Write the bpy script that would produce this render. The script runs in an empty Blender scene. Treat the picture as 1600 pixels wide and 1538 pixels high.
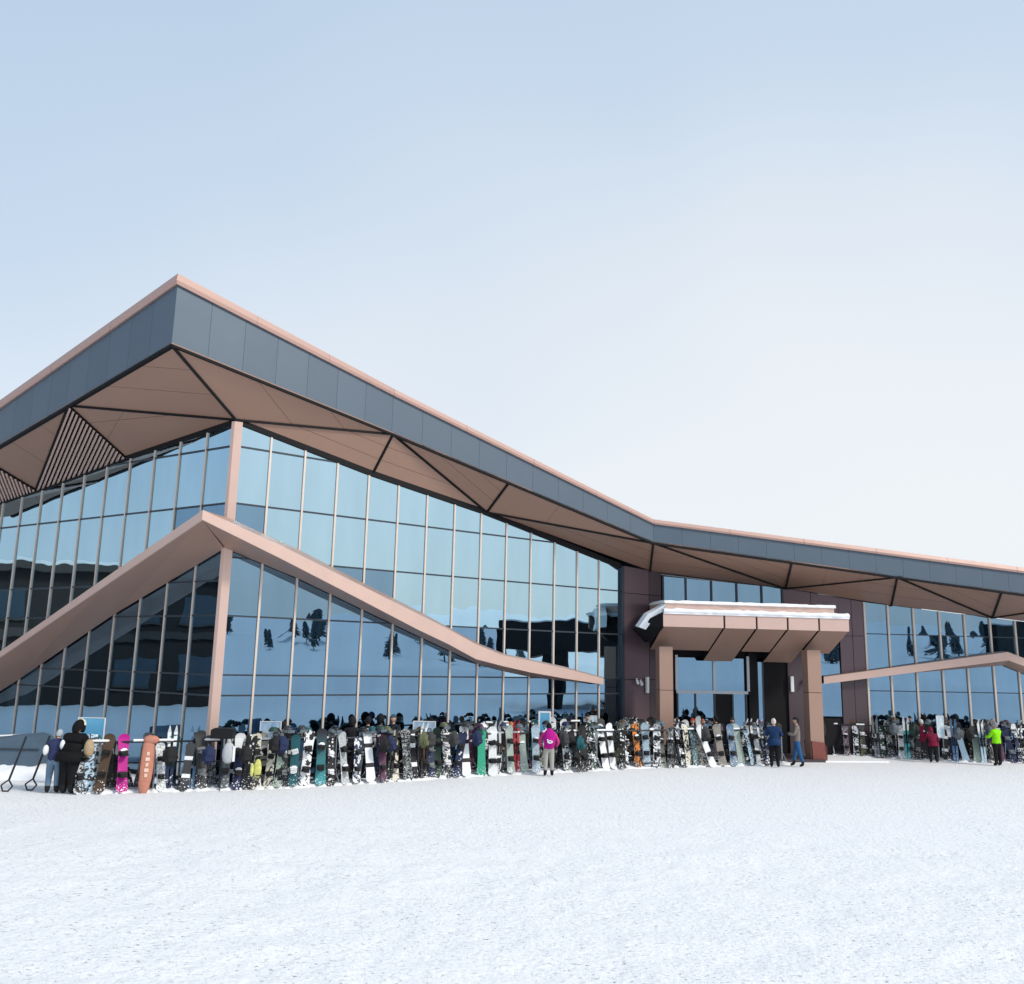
import bpy, bmesh, math, random
import numpy as np
from mathutils import Vector, Matrix, Euler
rnd = random.Random(7)
SC = bpy.context.scene
COL = SC.collection

# ------------------------------------------------------------------ camera
F_PX = 1386.0; PITCH = 0.1890; ROLL = 0.0213; EYE = 3.6
FW = Vector((0, math.cos(PITCH), math.sin(PITCH)))
U0 = Vector((0, -math.sin(PITCH), math.cos(PITCH)))
RT = Vector((1, 0, 0)) * math.cos(ROLL) + U0 * math.sin(ROLL)
UP = U0 * math.cos(ROLL) - Vector((1, 0, 0)) * math.sin(ROLL)
cam_d = bpy.data.cameras.new('camera'); cam = bpy.data.objects.new('camera', cam_d); COL.objects.link(cam)
M = Matrix.Identity(4)
for i in range(3):
    M[i][0] = RT[i]; M[i][1] = UP[i]; M[i][2] = -FW[i]
M[2][3] = EYE
cam.matrix_world = M
cam_d.sensor_fit = 'HORIZONTAL'; cam_d.sensor_width = 36; cam_d.lens = F_PX / 1600 * 36
cam_d.clip_start = 0.1; cam_d.clip_end = 3000
SC.camera = cam

# ------------------------------------------------------------------ world and sun
SUN_EL = math.radians(38); SUN_AZ = math.radians(118)       # azimuth from +Y towards +X
w = bpy.data.worlds.new('World'); SC.world = w; w.use_nodes = True
nt = w.node_tree; nt.nodes.clear()
def N(t, ty, **kw):
    n = t.nodes.new(ty)
    for k, v in kw.items(): setattr(n, k, v)
    return n
out = N(nt, 'ShaderNodeOutputWorld'); bg = N(nt, 'ShaderNodeBackground')
sky = N(nt, 'ShaderNodeTexSky', sky_type='NISHITA', sun_disc=False)
sky.sun_elevation = SUN_EL; sky.sun_rotation = SUN_AZ; sky.air_density = 1.0; sky.dust_density = 3.0; sky.ozone_density = 1.5
tc = N(nt, 'ShaderNodeTexCoord'); sep = N(nt, 'ShaderNodeSeparateXYZ')
nt.links.new(tc.outputs['Generated'], sep.inputs[0])
# thin even high cloud: pale veil, whiter near the horizon, a little bluer higher up
ramp = N(nt, 'ShaderNodeValToRGB')
cr = ramp.color_ramp; cr.elements[0].position = 0.0; cr.elements[0].color = (0.86, 0.885, 0.910, 1)
cr.elements[1].position = 0.75; cr.elements[1].color = (0.50, 0.635, 0.79, 1)
for pos, c in ((0.12, (0.835, 0.87, 0.905, 1)), (0.28, (0.735, 0.805, 0.88, 1)), (0.45, (0.59, 0.705, 0.84, 1))):
    e = cr.elements.new(pos); e.color = c
vn = N(nt, 'ShaderNodeTexNoise'); vn.inputs['Scale'].default_value = 1.3; vn.inputs['Detail'].default_value = 2.5; vn.inputs['Roughness'].default_value = 0.45
nt.links.new(tc.outputs['Generated'], vn.inputs['Vector'])
def math_n(t, op, a, b=None, c=None):
    n = N(t, 'ShaderNodeMath', operation=op)
    for i, v in enumerate((a, b, c)):
        if v is None: continue
        if isinstance(v, (int, float)): n.inputs[i].default_value = v
        else: t.links.new(v, n.inputs[i])
    return n.outputs[0]
az = math_n(nt, 'MULTIPLY', sep.outputs[0], -0.16)
ns = math_n(nt, 'MULTIPLY', math_n(nt, 'SUBTRACT', vn.outputs['Fac'], 0.5), -0.75)
pos = math_n(nt, 'ADD', math_n(nt, 'ADD', sep.outputs[2], az), ns)
nt.links.new(pos, ramp.inputs[0])
sc_ = N(nt, 'ShaderNodeVectorMath', operation='SCALE'); sc_.inputs['Scale'].default_value = 6.35
nt.links.new(ramp.outputs[0], sc_.inputs[0])
mx = N(nt, 'ShaderNodeMix', data_type='RGBA'); mx.inputs[0].default_value = 0.88
nt.links.new(sky.outputs[0], mx.inputs[6]); nt.links.new(sc_.outputs[0], mx.inputs[7])
nt.links.new(mx.outputs[2], bg.inputs[0]); bg.inputs[1].default_value = 0.12
nt.links.new(bg.outputs[0], out.inputs[0])
sd = bpy.data.lights.new('sun', 'SUN'); sun = bpy.data.objects.new('sun', sd); COL.objects.link(sun)
sd.energy = 1.75; sd.angle = math.radians(10); sd.color = (1.0, 0.93, 0.82)
sdir = Vector((math.sin(SUN_AZ) * math.cos(SUN_EL), math.cos(SUN_AZ) * math.cos(SUN_EL), math.sin(SUN_EL)))
sun.rotation_euler = (-sdir).to_track_quat('-Z', 'Y').to_euler(); sun.location = (30, -30, 40)
SC.view_settings.view_transform = 'Standard'; SC.view_settings.look = 'None'
SC.view_settings.exposure = 0.50; SC.view_settings.gamma = 1.0; SC.view_settings.use_curve_mapping = False
SC.cycles.max_bounces = 8; SC.cycles.transparent_max_bounces = 12; SC.cycles.glossy_bounces = 4

# ------------------------------------------------------------------ pixel geometry
def ray(x, y): return FW + RT * ((x - 800) / F_PX) + UP * ((769 - y) / F_PX)
CAMP = Vector((0, 0, EYE))
def at(x, y, Y):
    r = ray(x, y); return CAMP + r * (Y / r.y)
def ground(x, y, z=0.0):
    r = ray(x, y); return CAMP + r * ((z - EYE) / r.z)
class Plane:
    """vertical wall plane: origin o, horizontal direction d, outward normal n"""
    def __init__(s, o, d, n): s.o = Vector((o[0], o[1], 0)); s.d = Vector((d[0], d[1], 0)).normalized(); s.n = Vector((n[0], n[1], 0)).normalized()
    def px(s, x, y, off=0.0):
        r = ray(x, y); k = ((s.o + s.n * off - CAMP).dot(s.n)) / r.dot(s.n)
        p = CAMP + r * k; return ((p - s.o).dot(s.d), p.z)
    def P(s, a, z, off=0.0): return s.o + s.d * a + s.n * off + Vector((0, 0, z))

# ------------------------------------------------------------------ object helpers
def link_mesh(name, verts, faces, mat, parent=None, smooth=False, org=None):
    me = bpy.data.meshes.new(name)
    if org is not None: verts = [(v[0] - org[0], v[1] - org[1], v[2] - org[2]) for v in verts]
    me.from_pydata([tuple(v) for v in verts], [], faces); me.update()
    for m in (mat if isinstance(mat, (list, tuple)) else [mat]): me.materials.append(m)
    if smooth: me.polygons.foreach_set('use_smooth', [True] * len(me.polygons))
    o = bpy.data.objects.new(name, me); COL.objects.link(o)
    if parent: o.parent = parent
    return o
def empty(name, loc, label, cat, group=None, rz=0.0):
    o = bpy.data.objects.new(name, None); COL.objects.link(o); o.empty_display_size = 0.3
    o.location = loc; o.rotation_euler = (0, 0, rz)
    tag(o, label, cat, group); return o
def tag(o, label=None, cat=None, group=None, kind=None):
    if label: o['label'] = label
    if cat: o['category'] = cat
    if group: o['group'] = group
    if kind: o['kind'] = kind
    return o
class MB:
    def __init__(s): s.v = []; s.f = []
    def add(s, vs, fs):
        b = len(s.v); s.v += [tuple(v) for v in vs]; s.f += [tuple(b + i for i in f) for f in fs]
    def box(s, c, ax, ay, az):
        c = Vector(c); ax = Vector(ax); ay = Vector(ay); az = Vector(az)
        vs = [c + ax * i + ay * j + az * k for k in (-1, 1) for j in (-1, 1) for i in (-1, 1)]
        s.add(vs, [(0, 2, 3, 1), (4, 5, 7, 6), (0, 1, 5, 4), (2, 6, 7, 3), (0, 4, 6, 2), (1, 3, 7, 5)])
    def bar(s, a, b, r, n=8, r2=None):
        a = Vector(a); b = Vector(b); d = (b - a).normalized()
        u = d.cross(Vector((0, 0, 1)) if abs(d.z) < .9 else Vector((1, 0, 0))).normalized(); v = d.cross(u)
        r2 = r if r2 is None else r2
        vs = [a + (u * math.cos(t) + v * math.sin(t)) * r for t in [2 * math.pi * i / n for i in range(n)]]
        vs += [b + (u * math.cos(t) + v * math.sin(t)) * r2 for t in [2 * math.pi * i / n for i in range(n)]]
        fs = [(i, (i + 1) % n, n + (i + 1) % n, n + i) for i in range(n)] + [tuple(range(n - 1, -1, -1)), tuple(range(n, 2 * n))]
        s.add(vs, fs)
    def prism(s, poly, vec):
        n = len(poly); vec = Vector(vec)
        vs = [Vector(p) for p in poly] + [Vector(p) + vec for p in poly]
        s.add(vs, [tuple(range(n - 1, -1, -1)), tuple(range(n, 2 * n))] + [(i, (i + 1) % n, n + (i + 1) % n, n + i) for i in range(n)])
    def build(s, name, mat, parent=None, org=None, smooth=False): return link_mesh(name, s.v, s.f, mat, parent, smooth, org)

# ------------------------------------------------------------------ materials
def mat(name, col, rough=0.6, metal=0.0, spec=0.5, noise=0.0, nscale=5.0, bump=0.0, bscale=40.0, coat=0.0):
    m = bpy.data.materials.new(name); m.use_nodes = True; t = m.node_tree; b = t.nodes['Principled BSDF']
    b.inputs['Base Color'].default_value = (*col, 1); b.inputs['Roughness'].default_value = rough
    b.inputs['Metallic'].default_value = metal; b.inputs['Specular IOR Level'].default_value = spec; b.inputs['Coat Weight'].default_value = coat
    tcn = N(t, 'ShaderNodeTexCoord')
    if noise > 0:
        nz = N(t, 'ShaderNodeTexNoise'); nz.inputs['Scale'].default_value = nscale; nz.inputs['Detail'].default_value = 5
        t.links.new(tcn.outputs['Object'], nz.inputs['Vector'])
        k = math_n(t, 'ADD', 1.0 - noise, math_n(t, 'MULTIPLY', nz.outputs['Fac'], 2 * noise))
        v = N(t, 'ShaderNodeVectorMath', operation='SCALE'); v.inputs[0].default_value = col
        t.links.new(k, v.inputs['Scale']); t.links.new(v.outputs[0], b.inputs['Base Color'])
        r = math_n(t, 'ADD', rough - 0.08, math_n(t, 'MULTIPLY', nz.outputs['Fac'], 0.16)); t.links.new(r, b.inputs['Roughness'])
    if bump > 0:
        nb = N(t, 'ShaderNodeTexNoise'); nb.inputs['Scale'].default_value = bscale; nb.inputs['Detail'].default_value = 4
        t.links.new(tcn.outputs['Object'], nb.inputs['Vector'])
        bp = N(t, 'ShaderNodeBump'); bp.inputs['Strength'].default_value = bump; bp.inputs['Distance'].default_value = 0.02
        t.links.new(nb.outputs['Fac'], bp.inputs['Height']); t.links.new(bp.outputs[0], b.inputs['Normal'])
    return m
def glass_mat(name, tint, thru, fac):
    m = bpy.data.materials.new(name); m.use_nodes = True; t = m.node_tree; t.nodes.clear()
    o = N(t, 'ShaderNodeOutputMaterial'); g = N(t, 'ShaderNodeBsdfGlossy'); tr = N(t, 'ShaderNodeBsdfTransparent'); mxs = N(t, 'ShaderNodeMixShader')
    g.inputs['Roughness'].default_value = 0.0; g.inputs['Color'].default_value = (*tint, 1); tr.inputs['Color'].default_value = (*thru, 1)
    tcn = N(t, 'ShaderNodeTexCoord'); nz = N(t, 'ShaderNodeTexNoise'); nz.inputs['Scale'].default_value = 0.8; nz.inputs['Detail'].default_value = 1
    t.links.new(tcn.outputs['Object'], nz.inputs['Vector'])
    bp = N(t, 'ShaderNodeBump'); bp.inputs['Strength'].default_value = 0.10; bp.inputs['Distance'].default_value = 0.05
    t.links.new(nz.outputs['Fac'], bp.inputs['Height']); t.links.new(bp.outputs[0], g.inputs['Normal'])
    # faint grime: slightly less mirror-like in soft streaks
    gz = N(t, 'ShaderNodeTexNoise'); gz.inputs['Scale'].default_value = 0.9; gz.inputs['Detail'].default_value = 4
    mp = N(t, 'ShaderNodeMapping'); mp.inputs['Scale'].default_value = (1.5, 1.5, 0.35)
    t.links.new(tcn.outputs['Object'], mp.inputs[0]); t.links.new(mp.outputs[0], gz.inputs['Vector'])
    f = math_n(t, 'ADD', fac - 0.10, math_n(t, 'MULTIPLY', gz.outputs['Fac'], 0.20)); t.links.new(f, mxs.inputs[0])
    t.links.new(tr.outputs[0], mxs.inputs[1]); t.links.new(g.outputs[0], mxs.inputs[2]); t.links.new(mxs.outputs[0], o.inputs[0])
    return m
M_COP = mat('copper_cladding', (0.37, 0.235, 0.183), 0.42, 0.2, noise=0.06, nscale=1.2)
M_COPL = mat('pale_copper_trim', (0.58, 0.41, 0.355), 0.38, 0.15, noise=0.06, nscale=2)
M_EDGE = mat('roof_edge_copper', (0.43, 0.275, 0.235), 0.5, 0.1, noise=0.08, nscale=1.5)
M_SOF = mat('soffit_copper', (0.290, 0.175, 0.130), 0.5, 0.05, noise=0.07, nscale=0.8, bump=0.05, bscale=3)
M_GREY = mat('slate_grey_cladding', (0.078, 0.112, 0.152), 0.5, 0.2, noise=0.06, nscale=1.0)
M_GREY2 = mat('slate_grey_cladding_alt', (0.084, 0.119, 0.160), 0.5, 0.2, noise=0.06, nscale=1.3)
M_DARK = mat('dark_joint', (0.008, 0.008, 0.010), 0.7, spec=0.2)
M_PUR = mat('plum_cladding', (0.125, 0.085, 0.100), 0.4, 0.35, noise=0.07, nscale=1.0)
M_PURD = mat('dark_plum_cladding', (0.075, 0.055, 0.065), 0.45, 0.3, noise=0.07, nscale=1.0)
M_FIN = mat('champagne_fin', (0.62, 0.53, 0.46), 0.4, 0.2, noise=0.05)
M_FRAME = mat('dark_frame', (0.03, 0.04, 0.055), 0.4, 0.3)
M_IN = mat('interior_dark', (0.02, 0.019, 0.02), 0.8, noise=0.3, nscale=0.6)
M_INL = mat('interior_pale', (0.14, 0.14, 0.15), 0.8, noise=0.2, nscale=0.8)
M_GU = glass_mat('upper_glass', (0.42, 0.62, 0.745), (0.10, 0.15, 0.19), 0.88)
M_GL = glass_mat('lower_glass', (0.24, 0.40, 0.56), (0.25, 0.33, 0.38), 0.70)
M_SNOWC = mat('settled_snow', (0.87, 0.885, 0.91), 0.75, noise=0.03, nscale=6, bump=0.5, bscale=9)
M_BLK = mat('black_plastic', (0.012, 0.012, 0.014), 0.6, spec=0.2, noise=0.2, nscale=30)
M_RAIL = mat('rack_steel', (0.025, 0.03, 0.04), 0.5, 0.3, 0.3)
M_RAILG = mat('galvanised_steel', (0.35, 0.38, 0.42), 0.4, 0.7, noise=0.1, nscale=20)
M_WHITE = mat('white_panel', (0.78, 0.80, 0.82), 0.4)
M_BRICK = mat('red_brown_sheet', (0.20, 0.055, 0.045), 0.7, noise=0.2, nscale=9, bump=0.4, bscale=12)

# ------------------------------------------------------------------ ground
def vnoise(x, y, s, seed):
    x = x / s; y = y / s
    xi = np.floor(x).astype(np.int64); yi = np.floor(y).astype(np.int64); xf = x - xi; yf = y - yi
    def h(a, b):
        n = (a * 374761393 + b * 668265263 + seed * 974634777) & 0xffffffff
        n = ((n ^ (n >> 13)) * 1274126177) & 0xffffffff
        return ((n ^ (n >> 16)) & 0xffff) / 65535.0
    u = xf * xf * (3 - 2 * xf); v = yf * yf * (3 - 2 * yf)
    return (h(xi, yi) * (1 - u) + h(xi + 1, yi) * u) * (1 - v) + (h(xi, yi + 1) * (1 - u) + h(xi + 1, yi + 1) * u) * v - 0.5
def sstep(a, b, x):
    t = np.clip((x - a) / (b - a), 0, 1); return t * t * (3 - 2 * t)
def gheight(x, y):
    r = np.hypot(x, y)
    near = 1 - sstep(24, 34, y)
    z = 0.10 * vnoise(x, y, 6.0, 1) + 0.05 * vnoise(x, y, 2.1, 2)
    z = z * (0.25 + 0.75 * (1 - sstep(18, 23, y)))
    f = (1 - sstep(17, 26, y)) * sstep(-4, 5, y)
    z = z + f * (0.045 * vnoise(x * 0.6 + y * .25, y * 1.0, 0.6, 3) + 0.026 * vnoise(x, y * .8, 0.23, 4) + 0.012 * vnoise(x, y, 0.11, 5))
    # ground climbs towards the place the camera stands on, and on to the slopes behind
    z = z + 2.3 * sstep(9.5, -3, y)
    back = sstep(10, -60, y)
    z = z + back * (5.0 * sstep(40, 150, r) + 26 * sstep(120, 520, r)) * (0.7 + 0.9 * vnoise(x, y, 90, 7))
    left = sstep(-70, -190, x)
    z = z + left * (40 * sstep(75, 330, r)) * (0.85 + 0.5 * vnoise(x, y, 110, 9))
    return z
def axis(a, b, st, far, n=26):
    core = np.arange(a, b + st / 2, st); g = np.geomspace(1, far, n)
    return np.concatenate([a - g[::-1] * 1.0, core, b + g])
gx = axis(-15, 16, 0.10, 900); gy = np.concatenate([-(np.geomspace(1, 900, 30))[::-1] - 1, np.arange(-1, 8.5, .5), np.arange(8.5, 17, 0.085), np.arange(17, 27, .2), np.arange(27, 60, 1.0), 60 + np.geomspace(1, 1500, 20)])
X, Y = np.meshgrid(gx, gy); Z = gheight(X, Y)
vs = np.stack([X.ravel(), Y.ravel(), Z.ravel()], 1); nx, ny = len(gx), len(gy)
ii = np.arange(nx * ny).reshape(ny, nx)
fs = np.stack([ii[:-1, :-1].ravel(), ii[:-1, 1:].ravel(), ii[1:, 1:].ravel(), ii[1:, :-1].ravel()], 1)
me = bpy.data.meshes.new('snow_ground'); me.vertices.add(len(vs)); me.vertices.foreach_set('co', vs.ravel())
me.loops.add(fs.size); me.loops.foreach_set('vertex_index', fs.ravel().astype(np.int32))
me.polygons.add(len(fs)); me.polygons.foreach_set('loop_start', np.arange(0, fs.size, 4, dtype=np.int32)); me.polygons.foreach_set('loop_total', np.full(len(fs), 4, dtype=np.int32))
me.polygons.foreach_set('use_smooth', np.ones(len(fs), dtype=bool)); me.update(calc_edges=True)
m = bpy.data.materials.new('trodden_snow'); m.use_nodes = True; t = m.node_tree; b = t.nodes['Principled BSDF']
tcn = N(t, 'ShaderNodeTexCoord')
n1 = N(t, 'ShaderNodeTexNoise'); n1.inputs['Scale'].default_value = 9; n1.inputs['Detail'].default_value = 6; n1.inputs['Roughness'].default_value = 0.65
n2 = N(t, 'ShaderNodeTexNoise'); n2.inputs['Scale'].default_value = 22; n2.inputs['Detail'].default_value = 3; n2.inputs['Roughness'].default_value = 0.7
n3 = N(t, 'ShaderNodeTexNoise'); n3.inputs['Scale'].default_value = 0.5; n3.inputs['Detail'].default_value = 3
mpg = N(t, 'ShaderNodeMapping'); mpg.inputs['Rotation'].default_value = (0, 0, -0.35); mpg.inputs['Scale'].default_value = (0.55, 1.0, 1.0)
t.links.new(tcn.outputs['Object'], mpg.inputs[0])
for n in (n1, n3): t.links.new(tcn.outputs['Object'], n.inputs['Vector'])
t.links.new(mpg.outputs[0], n2.inputs['Vector'])
pit = N(t, 'ShaderNodeMapRange'); pit.inputs['From Min'].default_value = 0.30; pit.inputs['From Max'].default_value = 0.46
t.links.new(n2.outputs['Fac'], pit.inputs['Value'])
hsum = math_n(t, 'ADD', math_n(t, 'MULTIPLY', n1.outputs['Fac'], 1.0), math_n(t, 'MULTIPLY', pit.outputs[0], 0.30))
bp = N(t, 'ShaderNodeBump'); bp.inputs['Strength'].default_value = 0.85; bp.inputs['Distance'].default_value = 0.04
t.links.new(hsum, bp.inputs['Height']); t.links.new(bp.outputs[0], b.inputs['Normal'])
# small pits coloured dark: sparse grey specks, denser in worn patches
sp = N(t, 'ShaderNodeMapRange'); sp.inputs['From Min'].default_value = 0.318; sp.inputs['From Max'].default_value = 0.362; sp.inputs['To Min'].default_value = 1.0; sp.inputs['To Max'].default_value = 0.0
t.links.new(n2.outputs['Fac'], sp.inputs['Value'])
pm = N(t, 'ShaderNodeMapRange'); pm.inputs['From Min'].default_value = 0.38; pm.inputs['From Max'].default_value = 0.60; pm.inputs['To Min'].default_value = 0.15
t.links.new(n3.outputs['Fac'], pm.inputs['Value'])
spk = math_n(t, 'MULTIPLY', sp.outputs[0], pm.outputs[0])
cm = N(t, 'ShaderNodeMix', data_type='RGBA'); cm.inputs[6].default_value = (0.875, 0.878, 0.89, 1); cm.inputs[7].default_value = (0.07, 0.08, 0.09, 1)
t.links.new(spk, cm.inputs[0]); t.links.new(cm.outputs[2], b.inputs['Base Color']); b.inputs['Roughness'].default_value = 0.8
b.inputs['Specular IOR Level'].default_value = 0.25
me.materials.append(m)
g = bpy.data.objects.new('snow_ground', me); COL.objects.link(g); tag(g, kind='structure')
def gz(x, y): return float(gheight(np.array([x]), np.array([y]))[0])

# ------------------------------------------------------------------ the lodge
YC = 26.5; XC = -11.2908 / 35 * YC; C0 = Vector((XC, YC, 0))
A1 = 0.934; A2 = 1.0089; A3 = 1.4267
WR = 1.5277 / 35 * YC; WL = 1.6795 / 35 * YC
PR = Plane(C0, (math.sin(A1), math.cos(A1)), (math.cos(A1), -math.sin(A1)))
PL = Plane(C0, (-math.sin(A2), math.cos(A2)), (-math.cos(A2), -math.sin(A2)))
sP1 = PR.px(1033, 1100)[0]; P1 = PR.P(sP1, 0)
PE = Plane(P1, (math.sin(A3), math.cos(A3)), (math.cos(A3), -math.sin(A3)))
LODGE = empty('ski_lodge', C0, 'large ski lodge with folded copper and slate roof and blue mirrored glass walls', 'building')
def part(mb, name, mt, parent=None): return mb.build(name, mt, parent or LODGE, C0)
def interp(pts, s):
    for (a, za), (b_, zb) in zip(pts, pts[1:]):
        if s <= b_ or (b_, zb) == pts[-1]:
            return za + (zb - za) * (s - a) / (b_ - a)
def clip_top(poly, sa, za, sb, zb):
    """keep below the line"""
    f = lambda p: za + (zb - za) * (p[0] - sa) / (sb - sa) - p[1]
    o = []
    for i in range(len(poly)):
        p, q = poly[i], poly[(i + 1) % len(poly)]; fp, fq = f(p), f(q)
        if fp >= 0: o.append(p)
        if fp * fq < 0:
            k = fp / (fp - fq); o.append((p[0] + (q[0] - p[0]) * k, p[1] + (q[1] - p[1]) * k))
    return o
def slab(pl, poly, off, th, name, mt, jit=0.0, parent=None):
    mb = MB(); t1 = rnd.uniform(-jit, jit); t2 = rnd.uniform(-jit, jit)
    cx = sum(p[0] for p in poly) / len(poly); cz = sum(p[1] for p in poly) / len(poly)
    pts = [pl.P(a, z, off + (a - cx) * t1 + (z - cz) * t2) for a, z in poly]
    mb.prism(pts, pl.n * (-th)); return part(mb, name, mt, parent)
def vbar(pl, s, z0, z1, wd, o0, o1, name, mt, parent=None):
    mb = MB(); mb.box(pl.P(s, (z0 + z1) / 2, (o0 + o1) / 2), pl.d * wd / 2, pl.n * (o1 - o0) / 2, Vector((0, 0, (z1 - z0) / 2))); return part(mb, name, mt, parent)
def rect(pl, s0, s1, z0, z1, o0, o1, name, mt, parent=None):
    return vbar(pl, (s0 + s1) / 2, z0, z1, abs(s1 - s0), o0, o1, name, mt, parent)

topR = [PR.px(365, 655), PR.px(582, 739), PR.px(758, 799), PR.px(967, 883), PR.px(1036, 896)]; topR[0] = (0.0, topR[0][1])
topL = [PL.px(360, 655), PL.px(197, 714), PL.px(60, 764)]; topL[0] = (0.0, topR[0][1])
(a, za), (b_, zb) = topL[1], topL[2]; topL.append((b_ + 9, zb + (zb - za) / (b_ - a) * 9 * 0.8))
hR = sorted(set(round(h, 2) for h in (PR.px(600, 704)[1] if 0 else PR.px(437, 708)[1], PR.px(566, 811)[1], PR.px(743, 904)[1], PR.px(457, 967)[1], PR.px(500, 1056)[1], PR.px(420, 1086.7)[1])))
hLt = [PL.px(176, 806)[1], PL.px(290, 709)[1]]
print('corner top', topR[0], 'end', topR[-2], 'hR', hR, 'hLt', hLt, 'topL', topL)
LOW = 0.12
def glaze(pl, w, n, top, hs, split, gu, glo, finw, finlab, t0=0):
    for i in range(t0, n):
        s0, s1 = w * i, w * (i + 1)
        e = finw / 2 * 0.6
        za, zb = interp(top, s0) - 0.10, interp(top, s1) - 0.10
        lv = [LOW] + [h for h in hs] + [40]
        for j in range(len(lv) - 1):
            lo, hi = lv[j] + (0.02 if j else 0), min(lv[j + 1], max(za, zb)) - 0.02
            if hi <= lo: continue
            poly = [(s0 + e, lo), (s1 - e, lo), (s1 - e, hi), (s0 + e, hi)]
            poly = clip_top(poly, s0, za, s1, zb)
            if len(poly) < 3: continue
            slab(pl, poly, 0.0, 0.024, 'window_pane', gu if lo > split(s0) - 0.3 else glo, 0.0045)
        for h in hs:
            if h < min(za, zb): vb = rect(pl, s0 + e, s1 - e, h - 0.025, h + 0.025, -0.05, 0.035, 'transom', M_FRAME)
            elif h < max(za, zb):
                sc = s0 + (s1 - s0) * (h - za) / (zb - za)
                lo_, hi_ = (s0 + e, sc) if za > zb else (sc, s1 - e)
                if hi_ - lo_ > .1: rect(pl, lo_, hi_, h - 0.025, h + 0.025, -0.05, 0.035, 'transom', M_FRAME)
        # head trim under the soffit
        mb = MB(); mb.prism([pl.P(s0, za - 0.03, 0.06), pl.P(s1, zb - 0.03, 0.06), pl.P(s1, zb + 0.16, 0.06), pl.P(s0, za + 0.16, 0.06)], pl.n * -0.12); part(mb, 'head_trim', M_DARK)
        if i > 0: vbar(pl, s0, 0.0, za - 0.03, finw, -0.06, 0.042, 'mullion', finlab)
        rect(pl, s0, s1, -0.3, LOW, -0.08, 0.05, 'plinth', M_DARK)
# lower band heights on the walls (centre line)
bandR = [PR.px(352, 850), PR.px(566, 948), PR.px(745, 1036), PR.px(787, 1047), PR.px(869, 1060), PR.px(945, 1069)]
bandL = [PL.px(350, 850), PL.px(180, 958), PL.px(29, 1060)]
bandR[0] = (0, bandR[0][1]); bandL[0] = (0, bandR[0][1]); bandL.append((bandL[-1][0] + 8, bandL[-1][1] - 3.0))
sEndR = PR.px(967, 1000)[0]
glaze(PR, WR, 14, topR, hR, lambda s: interp(bandR, min(s, bandR[-1][0])), M_GU, M_GL, 0.062, M_FIN)
hL = sorted([hR[0], hR[1], hR[2], hR[3], hR[4] if 0 else hLt[0] - 2.1, hLt[0], hLt[1]])
hL = sorted(set(round(h, 2) for h in (hR[0], hR[1], hR[2], hLt[0] - 2.35, hLt[0], hLt[1])))
glaze(PL, WL, 15, topL, hL, lambda s: interp(bandL, s), M_GU, M_GL, 0.055, M_FIN)
mb = MB(); mb.prism([C0 + (PR.n + PL.n) * 0.05 + PR.d * -0.02 + Vector((0, 0, 0)), C0 + PR.d * 0.17 + PR.n * 0.11, C0 + PR.d * 0.17 - PR.n * 0.1, C0 - PR.n * .2, C0 + PL.d * 0.07 - PL.n * 0.1, C0 + PL.d * 0.07 + PL.n * 0.11], Vector((0, 0, topR[0][1] - 0.08)))
part(mb, 'corner_column', M_COPL)

# ---- plum cladding between glass and entrance (same plane as the right glass wall)
sA = WR * 14; sB = PR.px(1013, 1000)[0]
vbar(PR, sA + 0.06, 0, interp(topR, sA) - .05, 0.14, -0.06, 0.12, 'end_post', M_FRAME)
zs = [0.0, PR.px(990, 1062)[1], PR.px(990, 928)[1], 99]
for (s0, s1, mt) in ((sA + 0.16, sB, M_PUR), (sB, sP1 + 0.02, M_PURD)):
    for j in range(3):
        z1a = min(zs[j + 1], interp(topR, s0)); z1b = min(zs[j + 1], interp(topR, s1))
        slab(PR, [(s0 + .012, zs[j] + .012), (s1 - .012, zs[j] + .012), (s1 - .012, z1b - .012), (s0 + .012, z1a - .012)], 0.06, 0.08, 'wall_panel', mt)
rect(PR, sA, sP1, 0, 6.2, -0.06, -0.03, 'backing_wall', M_DARK)

# ---- entrance wall and right wing
topE = [(0.0, topR[-1][1]), PE.px(1225, 919), PE.px(1352, 941), PE.px(1460, 954), PE.px(1600, 971)]
(a, za), (b_, zb) = topE[-2], topE[-1]; topE.append((b_ + 5, zb + (zb - za) / (b_ - a) * 5)); topE[0] = (0.0, min(topE[0][1], PE.px(1036, 900)[1]))
def ex(x, y=1060): return PE.px(x, y)[0]
def ez(y, x=1180): return PE.px(x, y)[1]
def epoly(x0, x1, y0, y1, off=0.02, th=0.06, name='wall_panel', mt=M_PUR, jit=0.0, ym=None):
    s0, s1 = ex(x0, ym or (y0 + y1) / 2), ex(x1, ym or (y0 + y1) / 2)
    xm = (x0 + x1) / 2
    z1 = 99 if y0 is None else ez(y0, xm); z0 = 0.0 if y1 is None else ez(y1, xm)
    poly = [(s0 + .012, z0 + .012), (s1 - .012, z0 + .012), (s1 - .012, min(z1, interp(topE, s1)) - .012), (s0 + .012, min(z1, interp(topE, s0)) - .012)]
    return slab(PE, poly, off, th, name, mt, jit)
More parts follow.
